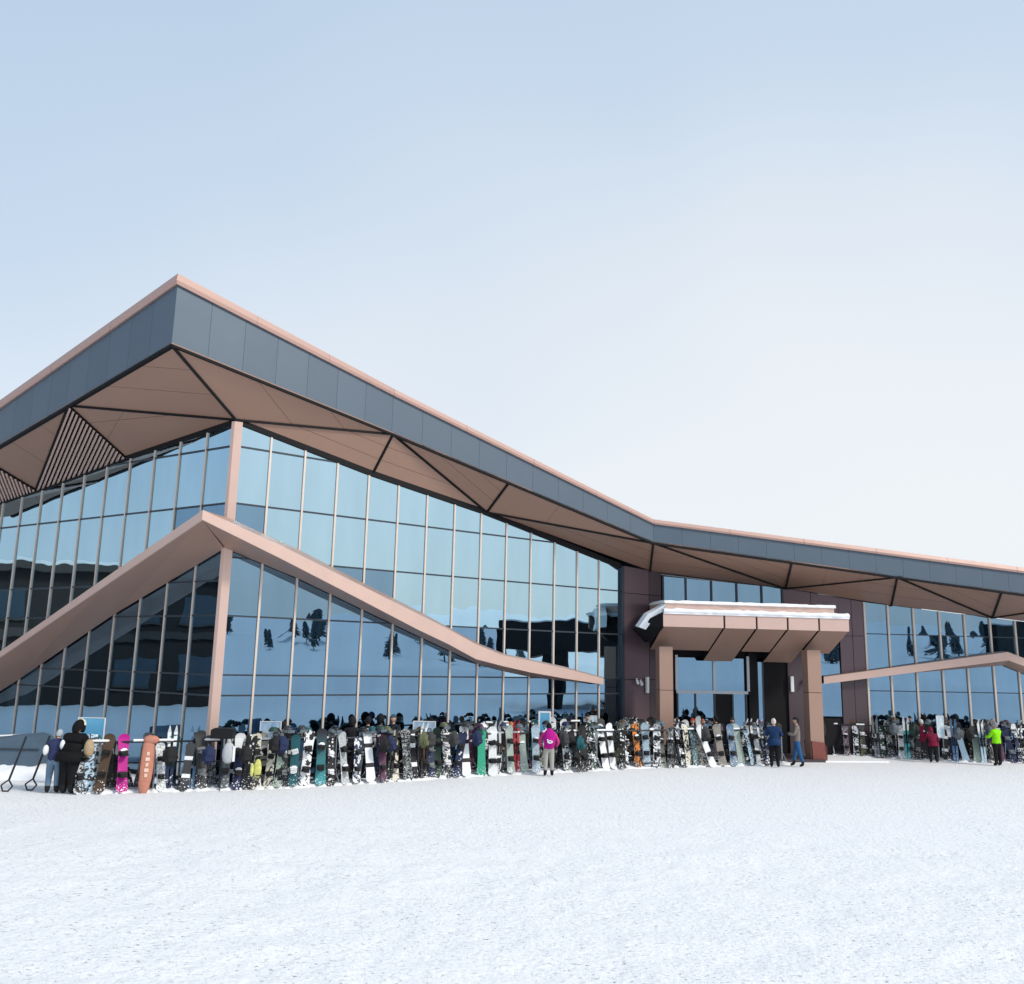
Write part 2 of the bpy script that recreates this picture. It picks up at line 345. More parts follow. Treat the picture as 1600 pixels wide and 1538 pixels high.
# dark recessed backing of the entrance
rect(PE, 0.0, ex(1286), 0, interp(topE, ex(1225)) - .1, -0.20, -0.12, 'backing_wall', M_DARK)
bx = [1036, 1071.5, 1111.5, 1151, 1190, 1222]
for i in range(5):
    epoly(bx[i] + 1, bx[i + 1] - 1, 890, 965, 0.0, 0.024, 'window_pane', M_GL, 0.0015, ym=940)
for x in bx: vbar(PE, ex(x, 940), ez(968), interp(topE, ex(x, 940)), 0.07, -0.05, 0.06, 'mullion', M_FRAME)
for x0, x1 in ((1224, 1267), (1267, 1310)): epoly(x0, x1, 900, 1000, ym=950)
for x0, x1 in ((1311, 1331), (1331, 1352)):
    epoly(x0, x1, 900, 994, ym=980); epoly(x0, x1, 994, 1056, ym=980)
for x0, x1 in ((1314, 1335), (1335, 1354)): epoly(x0, x1, 1058, None, ym=1100, mt=M_PURD) if 0 else None
def eb(x0, x1, y0, y1, *a, **k):
    return epoly(x0, x1, y0, y1, *a, **k)
# lower dark plum wall right of the entrance
for x0, x1 in ((1316, 1336), (1336, 1356)):
    s0, s1 = ex(x0, 1100), ex(x1, 1100); slab(PE, [(s0 + .01, 0), (s1 - .01, 0), (s1 - .01, ez(1060, x0)), (s0 + .01, ez(1060, x0))], 0.03, 0.08, 'wall_panel', M_PURD)
# glass strips right of the canopy column
for y0, y1 in ((1000, 1062), (1064, 1120)):
    eb(1281, 1312 if y0 < 1050 else 1315, y0, y1, 0.0, 0.024, 'window_pane', M_GL, 0.001)
s0, s1 = ex(1281, 1150), ex(1315, 1150); rect(PE, s0, s1, 0, ez(1121), -0.15, -0.02, 'backing_wall', M_DARK)
# entrance glazing below the canopy
def erect(x0, x1, z0, z1, o0, o1, name, mt): return rect(PE, ex(x0, 1080), ex(x1, 1080), z0, z1, o0, o1, name, mt)
zt, zm = ez(1030), ez(1083)
for x0, x1 in ((1058, 1114.5), (1117.5, 1163)):
    erect(x0, x1, zm + .06, zt, -0.02, 0.004, 'window_pane', M_GL)
for x0, x1 in ((1060, 1085), (1087, 1114.5), (1117.5, 1143), (1144.5, 1165)):
    d = erect(x0, x1, 0.05, zm - .06, -0.03, 0.0, 'glass_door', M_DARK if x0 == 1117.5 else M_GL)  # one leaf is a black slab standing for an open doorway's darkness
    h = MB(); cxs = ex(x1 - 3, 1080); h.bar(PE.P(cxs, 0.85, 0.06), PE.P(cxs, 1.35, 0.06), 0.018); part(h, 'handle', M_RAILG, d)
for x in (1058, 1086, 1116, 1144, 1165): erect(x - 1.2, x + 1.2, 0, zm + .06, -0.04, 0.05, 'door_post', M_FRAME)
erect(1056, 1168, zm - .06, zm + .06, -0.04, 0.07, 'door_head', M_RAILG)
for x in (1057, 1116, 1169): erect(x - 2.0, x + 2.0, zm + .06, zt + .1, -0.04, 0.06, 'door_post', M_RAILG)
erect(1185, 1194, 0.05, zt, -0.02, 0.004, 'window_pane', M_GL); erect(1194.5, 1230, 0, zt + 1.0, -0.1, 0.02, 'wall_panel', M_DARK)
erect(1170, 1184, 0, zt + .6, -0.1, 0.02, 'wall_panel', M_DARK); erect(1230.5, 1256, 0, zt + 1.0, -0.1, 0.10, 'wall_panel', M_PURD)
# right wing glass
wx = [1352, 1388.8, 1428.5, 1469, 1508, 1548, 1587]
ws = [ex(x, 1000) for x in wx]; dw = ws[-1] - ws[-2]; ws += [ws[-1] + dw * k for k in (1, 2, 3)]
hE = [0.1, ez(1081, 1450), ez(993, 1450), 99]
for i in range(len(ws) - 1):
    s0, s1 = ws[i], ws[i + 1]
    for j in range(3):
        za, zb = min(hE[j + 1], interp(topE, s0)), min(hE[j + 1], interp(topE, s1))
        slab(PE, [(s0 + .03, hE[j] + .02), (s1 - .03, hE[j] + .02), (s1 - .03, zb - .02), (s0 + .03, za - .02)], 0, .024, 'window_pane', M_GL, 0.005)
        if j: rect(PE, s0 + .03, s1 - .03, hE[j] - .02, hE[j] + .02, -.04, .03, 'transom', M_FRAME)
    vbar(PE, s0, 0, interp(topE, s0) - .02, 0.08, -.05, .06, 'mullion', M_FIN)
    rect(PE, s0, s1, -.3, .1, -.08, .05, 'plinth', M_DARK)

# ---- interiors
def inner(pl, s0, s1, z, back, name, mt, th=0.3): return rect(pl, s0, s1, z - th, z, -back, -0.12, name, mt)
inner(PR, 0.3, sA, hR[2] - 0.1, 6.0, 'upper_floor', M_IN); inner(PL, 0.3, WL * 15, hL[2] - 0.1, 6.0, 'upper_floor', M_IN)
inner(PR, 0.3, sA, 0.12, 6.0, 'ground_floor', M_IN); inner(PL, 0.3, WL * 15, 0.12, 6.0, 'ground_floor', M_IN)
for pl, s1 in ((PR, sA), (PL, WL * 15)):
    rect(pl, 0.3, s1, 0, 6.3, -6.3, -6.05, 'inner_wall', M_IN)
    for k in range(1, 6):
        s = s1 * k / 6; c = MB(); c.bar(pl.P(s, 0.12, -2.6), pl.P(s, 6.3, -2.6), 0.22, 12); part(c, 'inner_column', M_INL)
    for k in range(7):
        s = s1 * (k + .5) / 7; rect(pl, s - .8, s + .5, .12, 1.1 + .5 * (k % 2), -1.8, -1.3, 'service_counter', M_INL)
rect(PE, 0.2, ws[-1], -.1, 0.1, -6.0, -0.2, 'ground_floor', M_IN); rect(PE, 0.2, ws[-1], 0.1, 6.5, -6.3, -6.05, 'inner_wall', M_IN)

# ---- roof: copper edge, slate fascia, folded soffit
# outline nodes: (x top, y top, y slate top, x bottom, y bottom, depth)
def fnode(xt, yt, ys, xb, yb, Y): return dict(t=at(xt, yt, Y), s=at(xt + (xb - xt) * (ys - yt) / max(1, yb - yt), ys, Y), b=at(xb, yb, Y))
YA = 24.1
ND = fnode(-150, 724, 738, -146, 782, 33.2); NA = fnode(265, 428, 445, 268, 538, YA)
NM = fnode(608, 608, 619, 612, 677, 29.0)
NB = fnode(1028, 812, 819.5, 1021, 848, 34.6); NE_ = fnode(1700, 900, 909, 1698, 943, 37.2)
for n in (ND, NA, NM, NB, NE_):     # keep each node plumb
    for k in ('t', 's'): n[k].x = n['b'].x
def lerpn(a, b, k): return {q: a[q].lerp(b[q], k) for q in 'tsb'}
# split a run into cladding panels
def px_of(p):
    d = p - CAMP; k = d.dot(FW); return 800 + F_PX * d.dot(RT) / k, 769 - F_PX * d.dot(UP) / k
def outward(a, b, flip): 
    d = (b - a); d.z = 0; d.normalize(); n = Vector((d.y, -d.x, 0)); return n if n.y < 0 else -n
roof_runs = [(ND, NA, 15), (NA, NM, 7), (NM, NB, 10), (NB, NE_, 16)]
nrm = {}
for q, (a, b_, n) in enumerate(roof_runs):
    o = outward(a['b'].copy(), b_['b'].copy(), 0)
    for i in range(n):
        p, r = lerpn(a, b_, i / n), lerpn(a, b_, (i + 1) / n)
        g_ = (r['b'] - p['b']).normalized() * 0.004
        mb = MB(); mb.prism([p['b'] + g_, r['b'] - g_, r['s'] - g_, p['s'] + g_], -o * 0.05 + Vector((0, 0, 0)))
        part(mb, 'fascia_panel', M_GREY if (i + q) % 2 or q > 1 else M_GREY2)
    mb = MB(); up = Vector((0, 0, 1)); mb.prism([a['b'] - o * .055 + up * .02, b_['b'] - o * .055 + up * .02, b_['t'] - o * .055 - up * .05, a['t'] - o * .055 - up * .05], -o * 0.06); part(mb, 'fascia_backing', M_DARK)
    # drip edge along the foot of the fascia
    mb = MB(); mb.prism([a['b'] + o * .03 - up * .07, b_['b'] + o * .03 - up * .07, b_['b'] + o * .03 + up * .005, a['b'] + o * .03 + up * .005], -o * 0.14); part(mb, 'drip_edge', M_DARK)
# copper edge: swept profile round the outline
prof = [(0.0, -0.05, 's'), (0.16, -0.02, 's'), (0.20, 0.45, 'm'), (0.08, 1.0, 't')]
def bis(i, seq):
    ns_ = []
    if i > 0: ns_.append(outward(seq[i - 1]['b'].copy(), seq[i]['b'].copy(), 0))
    if i < len(seq) - 1: ns_.append(outward(seq[i]['b'].copy(), seq[i + 1]['b'].copy(), 0))
    if len(ns_) == 1: return ns_[0]
    s_ = ns_[0] + ns_[1]; return s_ / (1 + ns_[0].dot(ns_[1]))
seq = [ND, NA, NM, NB, NE_]
def edge_pts(n, o):
    h = n['t'] - n['s']
    return [n['s'] - o * .04, n['s'] + o * .07 , n['s'] + o * .09 + h * .35, n['s'] + o * .03 + h * 1.0, n['s'] - o * .30 + h * 1.0, n['s'] - o * .3]
for i in range(4):
    a, b_ = edge_pts(seq[i], bis(i, seq)), edge_pts(seq[i + 1], bis(i + 1, seq))
    k = len(a)
    nseg = (5, 3, 4, 6)[i]
    for j in range(nseg):
        p0 = [x.lerp(y, j / nseg + 0.0004) for x, y in zip(a, b_)]; p1 = [x.lerp(y, (j + 1) / nseg - 0.0004) for x, y in zip(a, b_)]
        mb = MB(); mb.add(p0 + p1, [(q, (q + 1) % k, k + (q + 1) % k, k + q) for q in range(k)] + [tuple(range(k - 1, -1, -1)), tuple(range(k, 2 * k))]); part(mb, 'copper_edge', M_EDGE)
# roof deck and snow on it
def sheet(name, zoff, inset, mt, th, parent=None):
    mb = MB(); outp = [seq[i]['t'] - bis(i, seq) * inset for i in range(5)]
    back = [p + Vector((0, 17, -0.2)) for p in outp]
    for i in range(4):
        poly = [outp[i], outp[i + 1], back[i + 1], back[i]]; poly = [p + Vector((0, 0, zoff)) for p in poly]; mb.prism(poly, Vector((0, 0, -th)))
    return part(mb, name, mt, parent)
rd = sheet('roof_deck', -0.06, 0.34, M_GREY, 0.1); sheet('roof_snow', 0.16, 0.62, M_SNOWC, 0.21, rd)
for i in range(4):
    a, b_ = seq[i]['t'] + Vector((0, 15, 0)), seq[i + 1]['t'] + Vector((0, 15, 0))
    if i: mb = MB(); mb.prism([Vector((a.x, a.y, -.2)), Vector((b_.x, b_.y, -.2)), b_ - Vector((0, 0, .4)), a - Vector((0, 0, .4))], Vector((0, .3, 0))); part(mb, 'back_wall', M_PUR)

# soffit nodes on the fascia foot and at the head of the glass
def onrun(a, b_, x):
    lo, hi = 0.0, 1.0
    for _ in range(40):
        m_ = (lo + hi) / 2
        if (px_of(a['b'].lerp(b_['b'], m_))[0] < x) == (px_of(a['b'])[0] < px_of(b_['b'])[0]): lo = m_
        else: hi = m_
    return a['b'].lerp(b_['b'], lo)
def wtop(pl, top, x, y):
    s = pl.px(x, y)[0]; s = max(0, s); return pl.P(s, interp(top, s), 0.03)
F = dict(a0=NA['b'], a1=onrun(ND, NA, 107), am=onrun(ND, NA, -30), ae=ND['b'], r1=onrun(NM, NB, 614), r2=onrun(NM, NB, 795), B=NB['b'], r4=onrun(NB, NE_, 1237), r5=onrun(NB, NE_, 1402), r6=onrun(NB, NE_, 1565), re=NE_['b'])
W_ = dict(w0=C0 + Vector((0, 0, topR[0][1])) + (PR.n + PL.n) * .03, wl1=wtop(PL, topL, 197, 713), wl2=wtop(PL, topL, 57, 764), wle=PL.P(topL[-1][0], topL[-1][1], .03),
          w582=wtop(PR, topR, 582, 739), w758=wtop(PR, topR, 760, 799), w1015=wtop(PR, topR, 1015, 893), wP1=PR.P(sP1, interp(topR, sP1), .03),
          w1225=wtop(PE, topE, 1227, 919), w1395=wtop(PE, topE, 1392, 946), w1550=wtop(PE, topE, 1550, 966), we=PE.P(topE[-1][0], topE[-1][1], .03))
V_ = {**F, **W_}
W_['wlm'] = V_['wlm'] = wtop(PL, topL, 0, 785)
tris = [('a1', 'a0', 'w0'), ('a1', 'w0', 'wl1'), ('am', 'a1', 'wl2'), ('am', 'wl2', 'wlm'), ('ae', 'am', 'wlm'), ('ae', 'wlm', 'wle'),
        ('a0', 'r1', 'w0'), ('w0', 'r1', 'w582'), ('w582', 'r1', 'w758'), ('r1', 'r2', 'w758'), ('r2', 'B', 'w758'), ('w758', 'B', 'w1015'),
        ('w1015', 'B', 'w1225'), ('w1015', 'w1225', 'wP1'), ('B', 'r4', 'w1225'), ('r4', 'r5', 'w1225'), ('w1225', 'r5', 'w1395'), ('w1395', 'r5', 'w1550'), ('r5', 'r6', 'w1550'), ('r6', 're', 'w1550'), ('w1550', 're', 'we')]
for t3 in tris:
    p = [V_[k].copy() for k in t3]; c = (p[0] + p[1] + p[2]) / 3
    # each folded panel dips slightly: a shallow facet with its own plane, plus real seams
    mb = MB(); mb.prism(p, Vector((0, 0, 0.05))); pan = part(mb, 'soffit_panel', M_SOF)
    # fine joint battens across the panel
    e0, e1, e2 = p[0], p[1], p[2]; L = max((e1 - e0).length, (e2 - e0).length)
    sm = MB()
    for k in (0.34, 0.67):
        q0 = e0.lerp(e1, k); q1 = e2.lerp(e1, k) if (t3[1] != 'w0') else e2.lerp(e0, k)
        if (q1 - q0).length > 0.6: sm.bar(q0 - Vector((0, 0, .001)), q1 - Vector((0, 0, .001)), 0.004, 5)
    if sm.v: part(sm, 'panel_seam', M_DARK, pan)
joints = [('a0', 'w0'), ('a1', 'w0'), ('w0', 'r1'), ('r1', 'w582'), ('r1', 'w758'), ('r2', 'w758'), ('w758', 'B'), ('B', 'w1015'), ('B', 'w1225'), ('w1225', 'r4'), ('w1225', 'r5'), ('r5', 'w1395'), ('r5', 'w1550'), ('w1550', 'r6'), ('w1550', 're'), ('a1', 'wl1'), ('a1', 'wl2'), ('am', 'wl2'), ('am', 'wlm')]
for a, b_ in joints:
    mb = MB(); p, q = V_[a], V_[b_]; d = (q - p).normalized(); sd_ = d.cross(Vector((0, 0, 1))).normalized(); dn = d.cross(sd_).normalized()
    mb.box((p + q) / 2 - Vector((0, 0, .03)), (q - p) / 2, sd_ * 0.036, dn * 0.03); part(mb, 'joint_strip', M_DARK)
# louvred triangles (slats)
def louvre(pa, pb, pc, n):
    mb = MB()
    for i in range(n):
        k = (i + .5) / n; q0 = pa.lerp(pb, k) if 0 else pb.lerp(pc, k); q1 = pb.lerp(pa, 0) if 0 else pa.lerp(pc, k)
        # slats parallel to edge pa-pb
        d = (q1 - q0); 
        if d.length < .12: continue
        mb.box((q0 + q1) / 2 - Vector((0, 0, .05)), d / 2, d.normalized().cross(Vector((0, 0, 1))).normalized() * 0.028, Vector((0, 0, .05)))
    bk = MB(); bk.prism([pa + Vector((0, 0, .08)), pb + Vector((0, 0, .08)), pc + Vector((0, 0, .08))], Vector((0, 0, .04))); b0 = part(bk, 'louvre_backing', M_DARK)
    o_ = part(mb, 'louvre_slats', M_COPL, b0); o_['kind'] = 'stuff'
louvre(V_['a1'], V_['wl2'], V_['wl1'], 17)
louvre(V_['am'], V_['wlm'], V_['wl2'], 12)
# a darker triangular infill where the am triangle was split
# ---- lower folded eave band
def band(pl, nodes, ends, mtop):
    """nodes: list of (outer top px, outer bottom px, wall px, offset from wall)"""
    secs = []
    for (xt, yt, xb, yb, xw, yw, off) in nodes:
        st, zt_ = pl.px(xt, yt, off); sb_, zb_ = pl.px(xb, yb, off); sw, zw = pl.px(xw, yw, 0.0)
        s = st
        secs.append([s, off, zt_, zb_, zw])
    return secs
def band_build(pl, secs, lab, miter=None, extra=None):
    for i in range(len(secs) - 1):
        A, B_ = secs[i], secs[i + 1]
        def pts(S):
            s, off, zt_, zb_, zw, sw = S
            o1 = pl.P(s, zt_, off); o2 = pl.P(s, zb_, off); w1 = pl.P(sw, zw, 0.07); w2 = pl.P(sw, zt_ + 0.05, 0.07)
            return o1, o2, w1, w2
        a, b_ = pts(A), pts(B_)
        mb = MB(); mb.add([a[0], a[1], a[1].lerp(a[2], .03), a[0].lerp(a[3], .03), b_[0], b_[1], b_[1].lerp(b_[2], .03), b_[0].lerp(b_[3], .03)], [(0, 1, 5, 4), (1, 2, 6, 5), (2, 3, 7, 6), (3, 0, 4, 7), (0, 3, 2, 1), (4, 5, 6, 7)]); part(mb, 'eave_face', M_COPL)
        mb = MB(); q = [a[0].lerp(a[3], .03), a[1].lerp(a[2], .03), a[2], a[3], b_[0].lerp(b_[3], .03), b_[1].lerp(b_[2], .03), b_[2], b_[3]]
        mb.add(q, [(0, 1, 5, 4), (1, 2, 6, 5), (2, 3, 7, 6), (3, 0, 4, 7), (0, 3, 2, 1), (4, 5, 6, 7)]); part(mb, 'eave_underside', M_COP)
def mk(pl, xt, yt, yb, xw, yw, off):
    s, zt_ = pl.px(xt, yt, off); _, zb_ = pl.px(xt, yb, off); sw, zw = pl.px(xw, yw); return [s, off, zt_, zb_, zw, sw]
offP = 1.35
# peak: common outer point for both wings
pk = at(317, 797, YC - 1.75); pkb = at(317.5, 812, YC - 1.75)
offR = (pk - C0).dot(PR.n); offL = (pk - C0).dot(PL.n); print('peak offs', offR, offL, pk)
zwk = PR.px(354, 858)[1]
secR = [[(pk - C0).dot(PR.d), offR, pk.z, pkb.z, zwk, 0.0]]
for (xt, yt, yb, xw, yw, of) in ((440, 853, 873, 466, 905, offR * .93), (566, 916, 938, 580, 960, offR * .80), (650, 958, 982, 658, 997, offR * .66), (702, 984, 1007, 703, 1018, offR * .58), (744, 1007, 1030, 745, 1038, offR * .50), (786, 1024, 1041, 787, 1049, offR * .46), (830, 1033, 1051, 830, 1058, offR * .42), (880, 1044, 1060, 880, 1064, offR * .38), (943, 1060, 1070, 938, 1069, offR * .32)):
    secR.append(mk(PR, xt, yt, yb, xw, yw, of))
band_build(PR, secR, 'right')
secL = [[(pk - C0).dot(PL.d), offL, pk.z, pkb.z, zwk, 0.0]]
for (xt, yt, yb, xw, yw, of) in ((160, 906, 919, 180, 961, offL * .98), (0, 1018, 1028, 29, 1064, offL * .96), (-90, 1078, 1088, -60, 1120, offL * .94)):
    secL.append(mk(PL, xt, yt, yb, xw, yw, of))
band_build(PL, secL, 'left')
# right wing band
secE = [mk(PE, 1287, 1058, 1069, 1287, 1068, .35), mk(PE, 1420, 1040, 1052, 1420, 1052, .45), mk(PE, 1575, 1019, 1032, 1566, 1040, .6), mk(PE, 1640, 1044, 1056, 1630, 1066, .5)]
band_build(PE, secE, 'wing')

# ---- entrance canopy
OF = 2.9
def cs(x, y=975): return PE.px(x, y, OF)[0]
def cz(y, x=1180): return PE.px(x, y, OF)[1]
CAN = rect(PE, cs(1038), cs(1325), cz(962), cz(958), 0.1, OF - .25, 'canopy_deck', M_COP)
zf0, zf1 = cz(983), cz(963.5)
slots = [1036.5, 1130.5, 1133.5, 1181, 1184, 1229.5, 1232.5, 1278.5, 1281.5, 1326.5]
for i in range(5):
    s0, s1 = cs(slots[2 * i]), cs(slots[2 * i + 1]); deep = i in (1, 3)
    bk_, dz = (2.55, 1.25) if deep else (1.75, 0.85)
    mb = MB(); mb.prism([PE.P(s0, zf0, OF), PE.P(s0, zf1, OF), PE.P(s0, zf1, OF - .08), PE.P(s0, zf0, OF - .08)], PE.d * (s1 - s0)); fp = part(mb, 'canopy_fascia', M_COPL, CAN)
    # underside wedge: copper sole, dark flanks
    mb = MB()
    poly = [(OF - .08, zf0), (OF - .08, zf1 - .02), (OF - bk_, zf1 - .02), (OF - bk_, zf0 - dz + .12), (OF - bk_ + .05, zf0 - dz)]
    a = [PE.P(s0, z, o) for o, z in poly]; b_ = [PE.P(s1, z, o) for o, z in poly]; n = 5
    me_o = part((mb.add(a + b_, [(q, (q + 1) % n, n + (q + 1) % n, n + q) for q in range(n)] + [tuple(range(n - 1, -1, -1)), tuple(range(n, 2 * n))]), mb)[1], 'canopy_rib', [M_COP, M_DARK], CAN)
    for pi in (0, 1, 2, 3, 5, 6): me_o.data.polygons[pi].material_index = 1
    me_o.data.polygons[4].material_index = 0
rect(PE, cs(1043, 950), cs(1310, 950), cz(957), cz(945), 0.6, OF - .35, 'canopy_upper_tier', M_COPL, CAN)
rect(PE, cs(1037), cs(1327), cz(963.3), cz(957), 0.2, OF + .04, 'snow_layer', M_SNOWC, CAN)
# lumpy snow on top
def snow_strip(pl, s0, s1, o0, o1, z, h, parent, name='snow_cap', n=40, seed=3, lip=0.05):
    rr = random.Random(seed); vs, fs = [], []
    prof = [(o0, 0), (o0, .7), (o0 + (o1 - o0) * .25, 1.0), (o0 + (o1 - o0) * .8, 1.0), (o1, .75), (o1 + lip, .25), (o1 + lip * .8, -.15)]
    for i in range(n + 1):
        s = s0 + (s1 - s0) * i / n; k = 0.75 + 0.35 * rr.random(); l = rr.uniform(-.02, .03)
        for (o, hh) in prof: vs.append(pl.P(s, z + h * hh * k, o + (l if o > o1 - .01 else 0)))
    m_ = len(prof)
    for i in range(n):
        for j in range(m_ - 1): fs.append((i * m_ + j, (i + 1) * m_ + j, (i + 1) * m_ + j + 1, i * m_ + j + 1))
        fs.append((i * m_, i * m_ + m_ - 1, (i + 1) * m_ + m_ - 1, (i + 1) * m_))
    fs.append(tuple(range(m_))); fs.append(tuple(n * m_ + j for j in range(m_ - 1, -1, -1)))
    mb = MB(); mb.add(vs, fs); return part(mb, name, M_SNOWC, parent)
snow_strip(PE, cs(1042, 945), cs(1311, 945), 0.6, OF - .33, cz(945.2), .13, CAN)
snow_strip(PE, cs(1037), cs(1327), OF - .5, OF + .03, cz(959.5), .14, CAN, seed=8)
# raked left end of the canopy with snow hanging over it
a = [PE.P(cs(1038), cz(960), OF), PE.P(cs(1038), zf0, OF), PE.P(cs(1030), cz(1006), OF - 1.0), PE.P(cs(1006), cz(985), OF - .7), PE.P(cs(1018), cz(972), OF - .5)]
mb = MB(); mb.prism(a, -PE.n * .9); part(mb, 'canopy_raked_end', M_DARK, CAN)
a = [PE.P(cs(1044), cz(948), OF - .2), PE.P(cs(1039), cz(963), OF + .03), PE.P(cs(1022), cz(976), OF - .38), PE.P(cs(1014), cz(988), OF - .4), PE.P(cs(1005), cz(984), OF - .6), PE.P(cs(1018), cz(964), OF - .5)]
mb = MB(); mb.prism(a, -PE.n * .5 + Vector((0, 0, .06))); part(mb, 'snow_drape', M_SNOWC, CAN)
for (x0, x1) in ((1031, 1052), (1264, 1285)):
    s0, s1 = PE.px(x0, 1090, 2.2)[0], PE.px(x1, 1090, 2.2)[0]
    zc = PE.px(1180, 1014, 2.2)[1]; zsm = PE.px(1180, 1081, 2.2)[1]
    pc = rect(PE, s0, s1, zsm + .01, zc, 1.7, 2.2, 'canopy_column', M_COP, CAN)
    rect(PE, s0, s1, 0, zsm - .01, 1.7, 2.2, 'column_panel', M_COP, pc); rect(PE, s0 + .02, s1 - .02, zsm - .01, zsm + .01, 1.72, 2.18, 'column_joint', M_DARK, pc)
s0, s1 = PE.px(1270, 1160, 2.3)[0], PE.px(1290, 1160, 2.3)[0]
mb = MB(); mb.prism([PE.P(s0, 0, 2.3), PE.P(s1 + .05, 0, 2.3), PE.P(s1 + .05, .55, 2.32), PE.P(s1 - .02, .72, 2.26), PE.P(s0 - .02, .78, 2.26)], -PE.n * .66); part(mb, 'column_wrap', M_BRICK, CAN)
# low entrance platform
mb = MB(); s0, s1 = ex(1175, 1180), ex(1362, 1180); sm_ = PE.px(1290, 1184, 2.45)[0]; rect(PE, s0, sm_, -.3, .10, .1, 2.45, 'entrance_step', M_PURD); rect(PE, sm_ + .01, s1 - .65, -.3, .05, .1, 2.4, 'step_snow', M_SNOWC)
# wall lights
def wall_light(pl, x, y0, y1, off, lab):
    s, z1 = pl.px(x, y0, off); z0 = pl.px(x, y1, off)[1]; p = pl.P(s, z0, off)
    r_ = empty('wall_light', p, lab, 'light', 'tall narrow lights on the entrance walls')
    mb = MB(); mb.box(pl.P(s, (z0 + z1) / 2, off + .07), pl.d * .065, pl.n * .045, Vector((0, 0, (z1 - z0) / 2))); mb.build('lamp_shade', M_WHITE, r_, p)
    mb = MB(); mb.box(pl.P(s, (z0 + z1) / 2, off + .012), pl.d * .03, pl.n * .015, Vector((0, 0, (z1 - z0) / 2 * .8))); mb.build('bracket', M_FRAME, r_, p)
wall_light(PR, 1009.5, 1058, 1083, .06, 'white upright wall light on plum cladding left of the canopy')
wall_light(PE, 1236, 1057, 1081, .10, 'white upright wall light under the canopy by its right column')
for (pl, x, y, off, lab) in ((PR, 992, 1064, .06, 'left of two small white spotlights on plum wall beside the entrance'), (PR, 998, 1066, .06, 'right of two small white spotlights on plum wall beside the entrance'), (PE, 1254, 1066, .10, 'small white spotlight on the wall right of the entrance doors')):
    s, z = pl.px(x, y, off); p = pl.P(s, z, off); r_ = empty('spotlight', p, lab, 'light', 'small spotlights on the entrance walls')
    mb = MB(); mb.bar(pl.P(s, z + .05, off), pl.P(s, z + .05, off + .16), .03); mb.build('arm', M_FRAME, r_, p)
    mb = MB(); mb.bar(pl.P(s, z + .09, off + .10), pl.P(s + .02, z - .13, off + .17), .045, 10, .06); mb.build('lamp_head', M_WHITE, r_, p)
# ------------------------------------------------------------------ things seen only as reflections: neighbour, an added dark block, slopes, trees
def box_obj(name, x0, x1, y0, y1, z0, z1, mt, parent, org):
    mb = MB(); mb.box(((x0 + x1) / 2, (y0 + y1) / 2, (z0 + z1) / 2), ((x1 - x0) / 2, 0, 0), (0, (y1 - y0) / 2, 0), (0, 0, (z1 - z0) / 2)); return mb.build(name, mt, parent, org)
M_BRN = mat('brown_render', (0.014, 0.009, 0.008), 0.7, noise=0.15, nscale=0.7)
M_BRN2 = mat('grey_brown_band', (0.045, 0.036, 0.033), 0.7, noise=0.1, nscale=0.7)
M_WIN = mat('far_window', (0.03, 0.05, 0.07), 0.25, 0.0, 0.8)
o = Vector((-50, 34, 0))
NB_ = empty('neighbouring_building', o, 'long dark brown building with snowy roof mirrored in the left glass wall', 'building')
box_obj('wall', -62, -50, 6, 78, -1, 9.0, M_BRN, NB_, o); rf = box_obj('roof', -63, -49.2, 5, 79, 9.0, 9.5, M_BRN2, NB_, o); box_obj('roof_snow', -62.6, -49.6, 5.4, 78.6, 9.5, 9.75, M_SNOWC, rf, o)
box_obj('band', -50, -49.7, 6, 78, 4.5, 5.1, M_BRN2, NB_, o)
for k in range(16):
    for z in (1.2, 5.7):
        if rnd.random() < .25: continue
        y = 8 + k * 4.3; wn = box_obj('window', -50.0, -49.93, y, y + 2.4, z, z + 2.1, M_WIN, NB_, o); box_obj('sill', -50.0, -49.8, y - .1, y + 2.5, z - .12, z, M_BRN2, wn, o)
o = Vector((42, 26, 0))  # unseen block on posts, added to darken the reflection beside the entrance
PV = empty('added_reflection_block', o, 'added unseen dark flat-roofed block on columns for the reflection beside the entrance', 'building')
box_obj('roof', 41, 56, 19.5, 36.0, 4.4, 7.0, M_DARK, PV, o); box_obj('roof_snow', 41.3, 55.7, 19.8, 35.7, 7.0, 7.12, M_SNOWC, PV, o)
for x, y, q in ((41.5, 23.6, .9), (41.5, 29.6, .8), (54, 20.5, .6), (54, 35, .6), (41.3, 35.2, .6)): box_obj('column', x, x + q, y, y + q * 1.3, -.5, 4.4, M_DARK, PV, o)
M_BARK = mat('bark', (0.09, 0.08, 0.078), 0.9); M_NEED = mat('hazed_foliage', (0.13, 0.155, 0.165), 0.9, noise=0.4, nscale=3)  # foliage lightened and blued: distance haze painted into its colour
